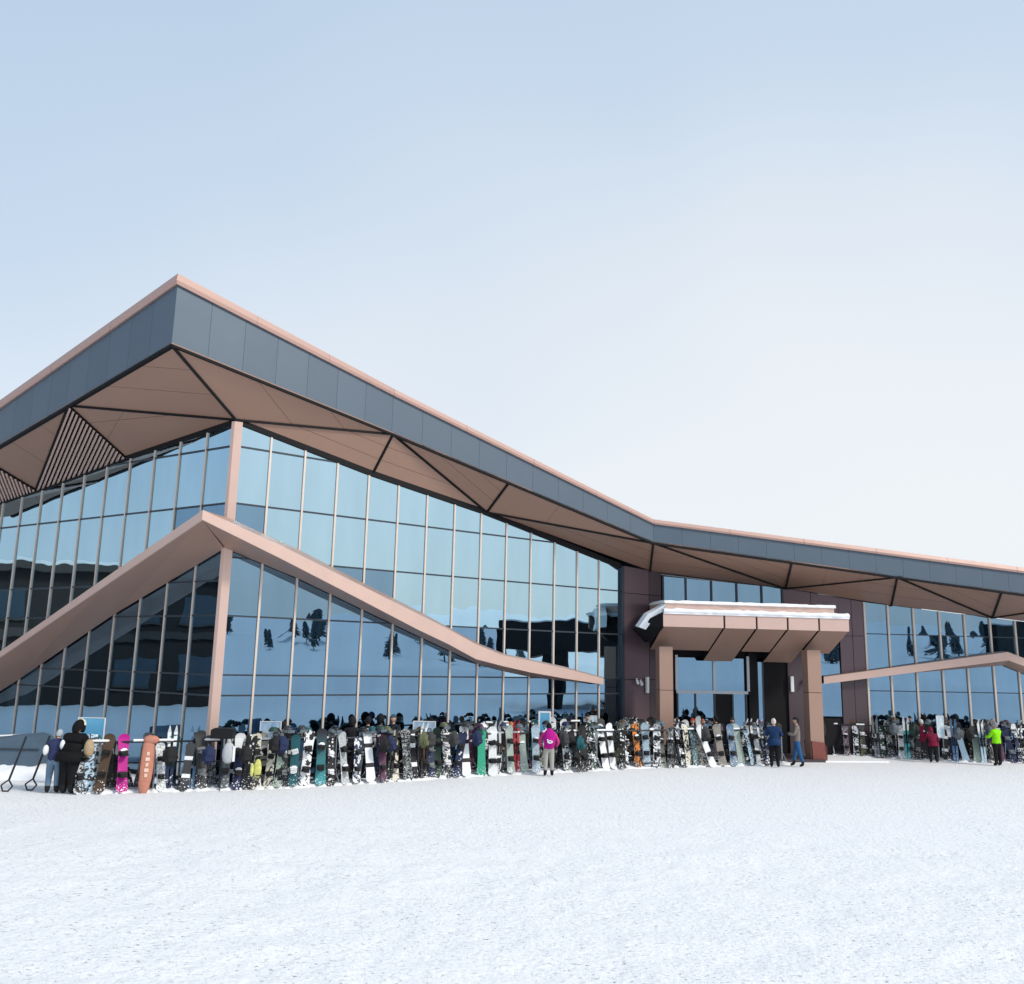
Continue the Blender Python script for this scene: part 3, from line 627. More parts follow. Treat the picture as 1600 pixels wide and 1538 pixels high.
def tree(x, y, h, conif, lab, grp, rr):
    z = gz(x, y) - .3; r_ = empty('pine_tree' if conif else 'bare_tree', (x, y, z), lab, 'tree', grp); mb = MB()
    mb.bar((0, 0, 0), (0, 0, h * .95), h * .02 + .04, 7, .02); mb.build('trunk', M_BARK, r_)
    mb = MB()
    if conif:
        for i in range(420):
            k = rr.random() ** .8; zz = h * (.12 + .88 * k); rad = h * .20 * (1 - k) + .1; a = rr.uniform(0, 6.28); q = rad * math.sqrt(rr.random()); s_ = h * .05
            c = Vector((q * math.cos(a), q * math.sin(a), zz)); d = Vector((math.cos(a), math.sin(a), -.35)) * s_ * 1.6; e = Vector((-math.sin(a), math.cos(a), 0)) * s_
            mb.add([c - e, c + d, c + e, c + Vector((0, 0, s_))], [(0, 1, 2), (0, 1, 3), (1, 2, 3)])
        mb.build('crown', M_NEED, r_)
    else:
        for i in range(34):
            a = rr.uniform(0, 6.28); z0_ = h * rr.uniform(.25, .8); L_ = h * rr.uniform(.18, .4); el = rr.uniform(.4, 1.2)
            p = Vector((0, 0, z0_)); d = Vector((math.cos(a) * math.cos(el), math.sin(a) * math.cos(el), math.sin(el))); q = p + d * L_; mb.bar(p, q, .05, 4, .02)
            for j in range(4):
                k = rr.uniform(.3, 1); m_ = p.lerp(q, k); e = (d + Vector((rr.uniform(-.8, .8), rr.uniform(-.8, .8), rr.uniform(-.2, .7)))).normalized(); mb.bar(m_, m_ + e * L_ * .45, .022, 3, .008)
        mb.build('crown', M_BARK, r_)
rr = random.Random(5)
for k in range(34):
    a = (-.72, -.60, -.52, -.40, -.24, -.10)[k % 6] + rr.gauss(0, .022); d = rr.uniform(120, 200); tree(d * math.cos(a), d * math.sin(a), rr.uniform(4, 8.5), True, 'dark conifer on the snow slope mirrored in the glass' if True else 'bare winter tree on the snow slope mirrored in the glass', 'trees on the opposite slope', rr)
for k in range(9):
    y = rr.uniform(10, 80); x = rr.uniform(-150, -95); tree(x, y, rr.uniform(7, 11), True, 'dark conifer on the mountain mirrored in the left glass wall', 'trees on the left mountain', rr)

# ------------------------------------------------------------------ snow banks at the foot of the racks
PATH = [ground(x, y) for x, y in ((-40, 1250), (120, 1240), (240, 1236), (460, 1229), (700, 1214), (1000, 1199), (1236, 1194))]
PATH2 = [ground(x, y) for x, y in ((1298, 1181), (1385, 1184), (1500, 1190), (1680, 1193))]
def path_at_px(path, x):
    lo = None
    for a, b_ in zip(path, path[1:]):
        xa, xb = px_of(a)[0], px_of(b_)[0]
        if x <= xb or b_ is path[-1]:
            l, h = -0.2, 1.3
            for _ in range(30):
                m_ = (l + h) / 2
                if px_of(a.lerp(b_, m_))[0] < x: l = m_
                else: h = m_
            d = (b_ - a).normalized(); return a.lerp(b_, l), d, Vector((d.y, -d.x, 0))   # point, along, towards camera
def bank(path, x0, x1, n, seed, name, w0=-.9, w1=.45, hh=.10):
    rr = random.Random(seed); vs, fs = [], []; m_ = 9
    for i in range(n + 1):
        p, d, nn = path_at_px(path, x0 + (x1 - x0) * i / n); 
        fr = rr.uniform(-.10, .14); 
        for j in range(m_):
            k = j / (m_ - 1); off = w0 + (w1 + fr - w0) * k; z = hh * math.sin(math.pi * min(1, k * 1.02)) ** .7 * rr.uniform(.55, 1.5) if 0 < j < m_ - 1 else -.15
            q = p + nn * off; vs.append((q.x, q.y, z + gz(q.x, q.y)))
    for i in range(n):
        for j in range(m_ - 1): fs.append((i * m_ + j, i * m_ + j + 1, (i + 1) * m_ + j + 1, (i + 1) * m_ + j))
    o_ = link_mesh(name, vs, fs, M_SNOWC, smooth=True); tag(o_, 'lumpy churned snow bank along the foot of the racks' if seed == 1 else 'churned snow round the racks right of the entrance', 'snow', kind='stuff')
bank(PATH, 135, 1232, 230, 1, 'snow_bank'); bank(PATH2, 1300, 1660, 60, 2, 'snow_bank', w0=-1.4)

# ------------------------------------------------------------------ racks
def rack(path, xa, xb, label, back=0.0, grp='ski racks in front of the lodge', post=M_RAIL, h=1.28):
    pa, d, nn = path_at_px(path, xa); pb, _, _ = path_at_px(path, xb); pa = pa - nn * back; pb = pb - nn * back; pa.z = pb.z = 0
    d = (pb - pa).normalized(); nn = Vector((d.y, -d.x, 0)); r_ = empty('ski_rack', pa, label, 'ski rack', grp)
    mb = MB(); mb.bar(pa + Vector((0, 0, h)), pb + Vector((0, 0, h)), .028); mb.build('top_rail', post, r_, pa)
    mb = MB(); mb.bar(pa + Vector((0, 0, .72)) - nn * .16, pb + Vector((0, 0, .72)) - nn * .16, .02); mb.build('middle_rail', post, r_, pa)
    mb = MB(); mb.bar(pa + Vector((0, 0, .16)) + nn * .12, pb + Vector((0, 0, .16)) + nn * .12, .028); mb.build('bottom_rail', post, r_, pa)
    L_ = (pb - pa).length; n = max(2, int(L_ / 1.5) + 1)
    for k in range(n):
        p = pa + d * (L_ * k / (n - 1)); mb = MB(); mb.bar(p + Vector((0, 0, .0)), p + Vector((0, 0, h)), .03); mb.bar(p + nn * .3 + Vector((0, 0, .12)), p + Vector((0, 0, .45)), .02); mb.bar(p - nn * .4 + Vector((0, 0, .1)), p + Vector((0, 0, .9)), .02); mb.build('post', post if k % 2 else M_RAILG, r_, pa)
    # snow lying on the top rail, broken in places
    mb = MB(); k = 0.0
    while k < L_ - .2:
        l = rnd.uniform(.15, .7); e = min(L_, k + l); mb.bar(pa + d * k + Vector((0, 0, h + .035)), pa + d * e + Vector((0, 0, h + .035)), .036, 7); k = e + rnd.uniform(.3, 1.6)
    mb.build('rail_snow', M_SNOWC, r_, pa)['kind'] = 'stuff'
RK = [(128, 236, 'black steel ski rack behind the magenta snowboard at the far left'), (238, 388, 'snow-topped ski rack with bare rails between the salmon board bag and grey rucksack'), (390, 520, 'ski rack behind the yellow-splashed snowboard'), (522, 650, 'ski rack holding the white and black-banded snowboard'),
      (652, 790, 'ski rack behind the bright green snowboard'), (792, 930, 'ski rack behind the person with the magenta backpack'), (932, 1060, 'ski rack in front of the plum wall left of the canopy'), (1062, 1222, 'ski rack in front of the entrance doors')]
for a, b_, l in RK: rack(PATH, a, b_, l)
for a, b_, l in ((450, 640, 'second-row ski rack behind the turquoise snowboard'), (645, 800, 'second-row ski rack behind the bright green snowboard'), (805, 960, 'second-row ski rack behind the person with the magenta backpack')): rack(PATH, a, b_, l, back=2.1, h=1.45)
for a, b_, l in ((1302, 1420, 'ski rack right of the brick-red column wrap'), (1422, 1540, 'ski rack behind the people in maroon jackets'), (1542, 1670, 'ski rack beside the person in the lime green jacket')): rack(PATH2, a, b_, l)

# ------------------------------------------------------------------ snowboards
def deck_mesh(L_=1.52, wd=.27, tipw=.30):
    vals = [0, .006, .02, .045, .08, .12, .2, .35, .5, .65, .8, .88, .92, .955, .98, .994, 1]; n = len(vals) - 1; vs, fs = [], []
    th = .011
    for i in range(n + 1):
        v = vals[i]; z = v * L_; d = abs(v - .5) * 2
        if d > .82: hw = tipw / 2 * math.sqrt(max(0.0, 1 - ((d - .82) / .18) ** 2.3)) + .004
        else: hw = wd / 2 - .012 + (.027) * (d / .82) ** 2
        y = -.055 * max(0, (d - .80) / .20) ** 1.6 + (.006 * (1 - d * d))          # tips curl towards the rider side (-y)
        for sx in (-1, 1):
            for sy in (0, 1): vs.append((sx * hw, y + sy * th, z))
    for i in range(n):
        a = i * 4; b_ = a + 4
        fs += [(a, a + 2, b_ + 2, b_), (a + 1, b_ + 1, b_ + 3, a + 3), (a, b_, b_ + 1, a + 1), (a + 2, a + 3, b_ + 3, b_ + 2)]
    fs += [(0, 1, 3, 2), (n * 4, n * 4 + 2, n * 4 + 3, n * 4 + 1)]
    return vs, fs
def me_from(name, vs, fs, mt=None):
    m_ = bpy.data.meshes.new(name); m_.from_pydata([tuple(v) for v in vs], [], fs); m_.update()
    if mt: m_.materials.append(mt)
    return m_
def binding_mesh():
    mb = MB(); mb.box((0, -.022, 0), (.10, 0, 0), (0, .012, 0), (0, 0, .075)); 
    mb.prism([(-.085, -.03, -.055), (.085, -.03, -.055), (.075, -.20, -.10), (.045, -.27, -.115), (-.045, -.27, -.115), (-.075, -.20, -.10)], (0, .004, .018))
    mb.box((0, -.105, .02), (.075, 0, 0), (0, .010, 0), (0, 0, .028)); mb.box((-.08, -.07, .02), (.008, 0, 0), (0, .045, 0), (0, 0, .02)); mb.box((.08, -.07, .02), (.008, 0, 0), (0, .045, 0), (0, 0, .02))
    mb.box((0, -.085, -.045), (.07, 0, 0), (0, .010, 0), (0, 0, .022)); return mb
def pattern_mat(name, kind, c2=(0.02, 0.02, 0.022)):
    m_ = bpy.data.materials.new(name); m_.use_nodes = True; t = m_.node_tree; b_ = t.nodes['Principled BSDF']; b_.inputs['Roughness'].default_value = .5; b_.inputs['Specular IOR Level'].default_value = .25
    oi = N(t, 'ShaderNodeObjectInfo'); tcn = N(t, 'ShaderNodeTexCoord'); sp_ = N(t, 'ShaderNodeSeparateXYZ'); t.links.new(tcn.outputs['Object'], sp_.inputs[0])
    off = N(t, 'ShaderNodeVectorMath', operation='SCALE'); cmb = N(t, 'ShaderNodeCombineXYZ'); cmb.inputs[0].default_value = 1; cmb.inputs[1].default_value = .3; cmb.inputs[2].default_value = .7
    t.links.new(cmb.outputs[0], off.inputs[0]); t.links.new(math_n(t, 'MULTIPLY', oi.outputs['Random'], 37.0), off.inputs['Scale'])
    ad = N(t, 'ShaderNodeVectorMath', operation='ADD'); t.links.new(tcn.outputs['Object'], ad.inputs[0]); t.links.new(off.outputs[0], ad.inputs[1])
    nz = N(t, 'ShaderNodeTexNoise'); nz.inputs['Scale'].default_value = 7 if kind != 'speckle' else 16; nz.inputs['Detail'].default_value = 3; nz.inputs['Distortion'].default_value = 1.2; t.links.new(ad.outputs[0], nz.inputs['Vector'])
    def rng(sock, a, c):
        mr = N(t, 'ShaderNodeMapRange'); mr.inputs['From Min'].default_value = a; mr.inputs['From Max'].default_value = c; t.links.new(sock, mr.inputs['Value']); return mr.outputs[0]
    z = sp_.outputs[2]
    if kind == 'plain': f = math_n(t, 'MULTIPLY', rng(nz.outputs['Fac'], .55, .75), .25)
    elif kind in ('splash', 'speckle'): f = rng(nz.outputs['Fac'], .52, .545)
    elif kind == 'banded':
        w1_ = math_n(t, 'LESS_THAN', math_n(t, 'ABSOLUTE', math_n(t, 'SUBTRACT', z, .47)), .06); w2_ = math_n(t, 'LESS_THAN', math_n(t, 'ABSOLUTE', math_n(t, 'SUBTRACT', z, 1.02)), .06); f = math_n(t, 'MAXIMUM', w1_, w2_)
    elif kind == 'tip': f = math_n(t, 'GREATER_THAN', math_n(t, 'ADD', z, math_n(t, 'MULTIPLY', nz.outputs['Fac'], .25)), 1.27)
    elif kind == 'fade': f = rng(z, .1, 1.4)
    elif kind == 'logo':
        vz = N(t, 'ShaderNodeTexVoronoi'); vz.inputs['Scale'].default_value = 9; t.links.new(ad.outputs[0], vz.inputs['Vector'])
        f = math_n(t, 'MULTIPLY', math_n(t, 'LESS_THAN', vz.outputs['Distance'], .33), math_n(t, 'LESS_THAN', math_n(t, 'ABSOLUTE', sp_.outputs[0]), .075))
    mxn = N(t, 'ShaderNodeMix', data_type='RGBA'); t.links.new(f, mxn.inputs[0]); t.links.new(oi.outputs['Color'], mxn.inputs[6]); mxn.inputs[7].default_value = (*c2, 1)
    # snow clinging in crumbs, mostly low down
    n2_ = N(t, 'ShaderNodeTexNoise'); n2_.inputs['Scale'].default_value = 22; n2_.inputs['Detail'].default_value = 4; t.links.new(ad.outputs[0], n2_.inputs['Vector'])
    thr = math_n(t, 'ADD', math_n(t, 'MULTIPLY', z, .22), .575); sn = math_n(t, 'GREATER_THAN', n2_.outputs['Fac'], thr)
    m2 = N(t, 'ShaderNodeMix', data_type='RGBA'); t.links.new(sn, m2.inputs[0]); t.links.new(mxn.outputs[2], m2.inputs[6]); m2.inputs[7].default_value = (.8, .83, .87, 1)
    t.links.new(m2.outputs[2], b_.inputs['Base Color']); return m_
WH = (.75, .77, .78); BK = (.02, .02, .022)
PM = {'plain': pattern_mat('board_plain', 'plain', (.1, .1, .11)), 'white-blotched': pattern_mat('board_white_splash', 'splash', WH), 'black-blotched': pattern_mat('board_black_splash', 'splash', BK),
      'black-banded': pattern_mat('board_banded', 'banded', BK), 'white-tipped': pattern_mat('board_tip', 'tip', WH), 'black-fading': pattern_mat('board_fade', 'fade', (.03, .03, .04)),
      'grey-speckled': pattern_mat('board_speckle', 'speckle', (.30, .33, .34)), 'white-logo': pattern_mat('board_logo', 'logo', WH), 'white-banded': pattern_mat('board_wbanded', 'banded', WH)}
dv, df = deck_mesh(); DECK = {k: me_from('deck', dv, df, m_) for k, m_ in PM.items()}
BIND = {}
for nm, c in (('black', BK), ('white', (.7, .7, .72)), ('grey', (.2, .21, .22)), ('red', (.4, .03, .04))):
    q = binding_mesh(); BIND[nm] = me_from('binding', q.v, q.f, mat('binding_' + nm, c, .6, spec=.2))
SNOWCAP = MB(); SNOWCAP.box((0, -.03, 0), (.10, 0, 0), (0, .035, 0), (0, 0, .02)); SNOWCAP.box((.01, -.035, .03), (.06, 0, 0), (0, .028, 0), (0, 0, .018)); SNOWCAP = me_from('clinging_snow', SNOWCAP.v, SNOWCAP.f, M_SNOWC)
COLS = {'black': (.018, .018, .02), 'charcoal': (.045, .047, .05), 'navy': (.02, .03, .08), 'dark green': (.03, .06, .045), 'slate grey': (.12, .14, .16), 'brown': (.09, .055, .035), 'plum': (.09, .03, .07), 'olive': (.12, .13, .07),
        'white': (.76, .78, .80), 'pale grey': (.45, .48, .50), 'cream': (.62, .60, .50), 'ice blue': (.36, .50, .62), 'steel blue': (.10, .19, .32), 'turquoise': (.05, .30, .33), 'green': (.03, .33, .20), 'red': (.45, .03, .04),
        'magenta': (.45, .01, .24), 'salmon': (.62, .20, .13), 'yellow': (.65, .62, .12), 'lilac': (.38, .30, .52), 'taupe': (.30, .27, .24), 'sage': (.33, .42, .36), 'maroon': (.18, .02, .04), 'orange': (.6, .2, .04), 'royal blue': (.03, .12, .40), 'dark teal': (.02, .10, .12)}
DARKS = ['black'] * 12 + ['charcoal'] * 6 + ['navy'] * 3 + ['dark green', 'dark green', 'slate grey', 'slate grey', 'brown', 'plum', 'olive', 'dark teal']
LIGHTS = ['white'] * 4 + ['pale grey'] * 4 + ['cream', 'cream', 'ice blue', 'sage', 'sage', 'taupe', 'taupe', 'maroon', 'steel blue']
used = set()
# where each board stands, in words one can follow along the row
ZONES = [(150, 'beside the bent person in black'), (240, 'by the salmon board bag'), (320, 'left of the glass corner column'), (388, 'under the glass corner column'), (455, 'by the yellow-splashed board'), (540, 'by the turquoise board'), (600, 'by the tall white black-banded board'), (665, 'under the seventh glass bay from the corner'),
         (725, 'left of the bright green board'), (790, 'right of the bright green board'), (845, 'left of the magenta backpack'), (905, 'right of the magenta backpack'), (970, 'under the last glass bay before plum cladding'), (1032, 'under the plum cladding'), (1085, 'under the left entrance doors'), (1135, 'by the slanting white board'), (1180, 'left of the navy coat'), (1245, 'by the navy coat'),
         (1325, 'right of the brick-red column wrap'), (1385, 'by the child in pink'), (1440, 'left of the maroon jackets'), (1500, 'by the white upright sign'), (1550, 'left of the lime green jacket'), (1700, 'right of the lime green jacket')]
ORDW = ['', 'another ', 'a third ', 'a fourth ', 'a fifth ']
def zone(x):
    for a, l in ZONES:
        if x <= a: return l
def board(p, nn, d, tilt, lean, colour, pat, bcol, label, scale=1.0, flip=False, cap=False, wide=1.0, grp='snowboards leaning along the racks'):
    r_ = bpy.data.objects.new('snowboard', None); COL.objects.link(r_); r_.empty_display_size = .2
    rz = math.atan2(d.y, d.x) + rnd.uniform(-.35, .35)
    # local -y faces the camera side; tilt leans the top back to the rack
    R_ = Matrix.Rotation(rz, 4, 'Z') @ Matrix.Rotation(lean, 4, 'Y') @ Matrix.Rotation(-tilt, 4, 'X')
    r_.matrix_world = Matrix.Translation(p) @ R_ @ Matrix.Diagonal((scale * wide, scale, scale, 1)); tag(r_, label, 'snowboard', grp)
    o_ = bpy.data.objects.new('deck', DECK[pat]); COL.objects.link(o_); o_.parent = r_; o_.color = (*COLS[colour], 1)
    if flip: o_.rotation_euler = (0, 0, math.pi)
    for z in (.47, 1.02):
        b_ = bpy.data.objects.new('binding', BIND[bcol]); COL.objects.link(b_); b_.parent = r_; b_.location = (0, 0, z)
        b_.rotation_euler = (0, 0, math.pi if flip else 0)
        if z > .8: b_.rotation_euler = (math.pi * 0, rnd.uniform(-.3, .3), b_.rotation_euler[2])
    if cap:
        c = bpy.data.objects.new('clinging_snow', SNOWCAP); COL.objects.link(c); c.parent = r_; c.location = (0, 0.0, rnd.choice([1.08, 1.09, .55])); c.scale = (rnd.uniform(.7, 1.1), 1, 1)
    return r_
def uniq_label(fmt_list):
    for l in fmt_list:
        if l not in used and len(l.split()) <= 16: used.add(l); return l
    return None
PATS_D = ['plain'] * 6 + ['white-blotched', 'grey-speckled', 'grey-speckled', 'white-logo', 'white-tipped', 'black-fading', 'white-banded']
PATS_L = ['plain', 'black-blotched', 'black-banded', 'black-fading', 'grey-speckled', 'black-blotched']
def patword(c, p): return (p + ' ' if p != 'plain' else 'plain ') + c
def put_board(path, x, row, colour=None, pat=None, label=None, lean=None, bcol=None, scale=None, wide=1.0):
    p, d, nn = path_at_px(path, x)
    fixed = colour is not None
    for tr in range(60):
        if not fixed:
            li = rnd.random() < (.20 if row == 'front' else .08)
            colour = rnd.choice(LIGHTS if li else DARKS); 
        pt = pat or rnd.choice(PATS_L if colour in LIGHTS else PATS_D)
        if pt.startswith('black') and colour in ('black', 'charcoal'): pt = 'white-blotched'
        if pt.startswith('white') and colour in ('white', 'cream'): pt = 'black-blotched'
        ln = lean if lean is not None else rnd.gauss(0, .09)
        if label: lb = label; used.add(lb); break
        lw = ' tilting left' if ln < -.05 else (' tilting right' if ln > .05 else '')
        rw = {'front': 'in the front row', 'behind': 'behind the front row', 'back': 'in the back row'}[row]
        lb = uniq_label([f'{patword(colour, pt)} snowboard {rw} {zone(x)}', f'{patword(colour, pt)} snowboard{lw} {rw} {zone(x)}'])
        if lb: break
    else: return
    if bcol is None: bcol = rnd.choice(['black'] * 5 + ['white', 'grey', 'grey'])
    if row == 'front': p = p + nn * rnd.uniform(.22, .42); tilt = rnd.uniform(.14, .27); fl = rnd.random() < .25
    elif row == 'behind': p = p - nn * .42; tilt = -rnd.uniform(.16, .26); fl = True
    else: p = p - nn * 1.85; tilt = rnd.uniform(.10, .2); fl = rnd.random() < .3
    if row == 'behind': fl = rnd.random() < .5
    p.z = gz(p.x, p.y) + rnd.uniform(-.02, .05)
    board(p, nn, d, tilt, ln, colour, pt, bcol, lb, scale or rnd.uniform(.84, 1.04), fl, rnd.random() < .3, wide)
SPEC = {190: ('magenta', 'black-banded', 'magenta snowboard with pale edge and black bindings at the far left', 0.02), 153: ('brown', 'plain', 'dark brown snowboard just right of the bent person in black', .03),
        397: ('cream', 'black-blotched', 'cream snowboard above a yellow splash right of the corner column', 0), 400: None, 493: ('turquoise', 'black-fading', 'turquoise snowboard with dark fading base upright in the front row', -.01), 533: ('pale grey', 'grey-speckled', 'grey-topped snowboard left of the tall white black-banded board', 0), 571: ('white', 'black-banded', 'tall white snowboard with black bands in the front row', 0.0),
        468: ('white', 'black-blotched', 'white and black snowboard leaning just left of the turquoise board', .10), 611: ('cream', 'black-blotched', 'pale cream snowboard with black loop graphic tilting right', .13), 720: ('white', 'black-banded', 'white snowboard with dark middle immediately left of the green one', .0), 745: ('green', 'plain', 'bright green snowboard in the front row', .03), 762: ('white', 'black-banded', 'white banded snowboard pressed against the right of the green board', .0),
        791: ('sage', 'grey-speckled', 'sage green speckled snowboard with white tip left of the red skis', 0), 829: ('ice blue', 'grey-speckled', 'ice blue snowboard left of the person with magenta backpack', .02), 880: ('pale grey', 'black-blotched', 'pale patterned snowboard right of the magenta backpack', 0), 941: ('white', 'black-banded', 'white snowboard with black waist under the last glass bay', -.02), 952: ('white', 'black-banded', 'slimmer white banded snowboard under the last glass bay', .03), 990: ('orange', 'black-blotched', 'orange and black snowboard before the plum cladding', 0),
        1006: ('ice blue', 'grey-speckled', 'frosty blue-grey snowboard before the plum cladding', .0), 1020: ('white', 'black-blotched', 'white snowboard with black oval before the plum cladding', .08), 1071: ('cream', 'black-blotched', 'cream and black snowboard under the canopy', 0), 1106: ('white', 'plain', 'white snowboard slanting strongly to the left before the entrance', -.24), 1122: ('taupe', 'plain', 'plain taupe snowboard beside the slanting white one', -.12), 1138: ('steel blue', 'grey-speckled', 'steel blue snowboard right of the taupe one', 0), 1154: ('sage', 'grey-speckled', 'pale green snowboard right of the steel blue one', -.06),
        222: None, 347: ('slate grey', 'white-tipped', 'slate grey snowboard behind the grey rucksack', 0), 125: ('pale grey', 'black-blotched', 'pale grey snowboard standing just right of the bent person in black', 0), 137: ('ice blue', 'black-blotched', 'ice blue patterned snowboard right of the pale grey board at far left', .02)}
SP_LIST = sorted((k, v) for k, v in SPEC.items() if v)
for k, v in SP_LIST: put_board(PATH, k, 'front', v[0], v[1], v[2], v[3], scale=1.03 if v[0] in ('white', 'turquoise') else 1.0, bcol='black')
def clear(x, r_): return all(abs(x - k) > r_ for k, _ in SP_LIST)
SKIP = [(208, 240), (845, 872), (1198, 1300)]
x = 150.0
while x < 1215:
    Yd = path_at_px(PATH, x)[0].y; st = .285 * F_PX / Yd * .93
    if clear(x, st * .80) and not any(a < x < b_ for a, b_ in SKIP) and not (248 < x < 330 and rnd.random() < .45): put_board(PATH, x + rnd.uniform(-2, 2), 'front')
    x += st * rnd.uniform(.85, 1.15)
x = 138.0
while x < 1222:
    Yd = path_at_px(PATH, x)[0].y; st = .33 * F_PX / Yd * .9
    if not (240 < x < 335 and rnd.random() < .35): put_board(PATH, x, 'behind')
    x += st * rnd.uniform(.85, 1.2)
x = 452.0
while x < 1150:
    Yd = path_at_px(PATH, x)[0].y; st = .46 * F_PX / Yd * .9; put_board(PATH, x, 'back', scale=rnd.uniform(1.0, 1.1)); x += st * rnd.uniform(.8, 1.3)
for row, st0, xa in (('front', .42, 1322), ('behind', .36, 1306), ('back', .48, 1380)):
    x = xa
    while x < 1665:
        Yd = path_at_px(PATH2, x)[0].y; st = st0 * F_PX / Yd * .93; put_board(PATH2, x, row); x += st * rnd.uniform(.8, 1.2)

# ------------------------------------------------------------------ skis and poles
def ski_mesh():
    mb = MB(); n = 10; L_ = 1.68; vs, fs = [], []
    for i in range(n + 1):
        v = i / n; hw = .036 + .016 * abs(v - .45) * 1.6; 
        if v > .93: hw *= (1 - v) / .07 * .8 + .2
        y = -.12 * max(0, (v - .88) / .12) ** 1.7
        for sx in (-1, 1):
            for sy in (0, 1): vs.append((sx * hw, y + sy * .016, v * L_))
    for i in range(n):
        a = i * 4; b_ = a + 4; fs += [(a, a + 2, b_ + 2, b_), (a + 1, b_ + 1, b_ + 3, a + 3), (a, b_, b_ + 1, a + 1), (a + 2, a + 3, b_ + 3, b_ + 2)]
    fs += [(0, 1, 3, 2), (n * 4, n * 4 + 2, n * 4 + 3, n * 4 + 1)]
    return vs, fs
sv, sf = ski_mesh(); SKI = {k: me_from('ski', sv, sf, PM[k]) for k in ('plain', 'white-tipped', 'white-blotched', 'black-fading')}
q = MB(); q.box((0, -.03, .66), (.028, 0, 0), (0, .025, 0), (0, 0, .04)); q.box((0, -.035, .93), (.03, 0, 0), (0, .03, 0), (0, 0, .035)); q.box((0, -.012, .8), (.02, 0, 0), (0, .01, 0), (0, 0, .15)); SKIB = me_from('ski_binding', q.v, q.f, M_BLK)
def put_skis(path, x, colour, pat, label, off=.22, lean=0.0, scale=1.0):
    p, d, nn = path_at_px(path, x); p = p + nn * off; p.z = gz(p.x, p.y) + .02
    r_ = bpy.data.objects.new('ski_pair', None); COL.objects.link(r_); rz = math.atan2(d.y, d.x)
    r_.matrix_world = Matrix.Translation(p) @ Matrix.Rotation(rz, 4, 'Z') @ Matrix.Rotation(lean, 4, 'Y') @ Matrix.Rotation(-.15 if off > 0 else .12, 4, 'X') @ Matrix.Scale(scale, 4); tag(r_, label, 'skis', 'pairs of skis stood against the racks')
    for sx in (-1, 1):
        s_ = bpy.data.objects.new('ski', SKI[pat]); COL.objects.link(s_); s_.parent = r_; s_.location = (sx * .052, 0, 0); s_.rotation_euler = (0, sx * .02, 0); s_.color = (*COLS[colour], 1)
        b_ = bpy.data.objects.new('ski_binding', SKIB); COL.objects.link(b_); b_.parent = s_
for a in ((803, 'red', 'plain', 'red skis right of the sage green speckled snowboard', .22, .03), (262, 'navy', 'white-tipped', 'navy skis with white tips on the half-empty rack left of the corner column', .2, .0), (296, 'steel blue', 'plain', 'steel blue skis standing on the half-empty rack', .2, .02), (601, 'black', 'plain', 'black skis leaning right beside the cream board with black loop', .3, .16),
          (655, 'black', 'white-tipped', 'black skis with white tips under the seventh glass bay from the corner', .3, .05), (775, 'pale grey', 'plain', 'pale grey skis left of the sage green snowboard', .25, 0), (921, 'dark green', 'white-blotched', 'dark green skis right of the magenta backpack', .3, .03), (1172, 'black', 'white-tipped', 'black skis with white tips left of the navy coat', .3, -.04), (1190, 'black', 'white-blotched', 'black and white skis just left of the navy coat', .3, -.08)):
    put_skis(PATH, a[0], a[1], a[2], a[3], a[4], a[5])
for a in ((1368, 'slate grey', 'plain', 'slate grey skis beside the tall person in navy', .35, 0), (1418, 'turquoise', 'white-tipped', 'turquoise skis left of the maroon jackets', .4, 0), (1492, 'steel blue', 'plain', 'steel blue skis right of the white upright sign', .5, 0), (1528, 'ice blue', 'white-tipped', 'ice blue skis left of the lime green jacket', .5, .03), (1547, 'taupe', 'plain', 'taupe skis immediately left of the lime green jacket', .5, -.03), (1590, 'black', 'white-blotched', 'black and white skis at the right edge of the picture', .5, 0)):
    put_skis(PATH2, a[0], a[1], a[2], a[3], a[4], a[5])
def pole(path, x, label, off, lean, h=1.25, mt=M_RAIL):
    p, d, nn = path_at_px(path, x); p = p + nn * off; p.z = 0; r_ = empty('ski_pole', p, label, 'ski pole', 'ski poles by the racks'); tp = p + Vector((0, 0, h)) + d * lean * h - nn * .12
    ax = (tp - p).normalized(); mb = MB(); mb.bar(p, tp, .010, 6); mb.build('shaft', mt, r_, p); mb = MB(); mb.bar(tp - ax * .02, tp + ax * .12, .02, 7); mb.build('grip', M_BLK, r_, p)
    mb = MB(); mb.bar(p + ax * .08, p + ax * .09, .05, 9); mb.build('basket', M_BLK, r_, p)
for a in ((276, 'ski pole standing upright left of the corner column', .35, .0), (341, 'black ski pole tilted by the grey rucksack', .45, .06), (446, 'ski pole leaning by the cream snowboard', .35, -.05), (586, 'thin ski pole right of the white black-banded snowboard', .4, -.12), (895, 'thin ski pole right of the magenta backpack', .4, .1), (1044, 'ski pole leaning under the plum cladding', .4, -.05)): pole(PATH, *a)

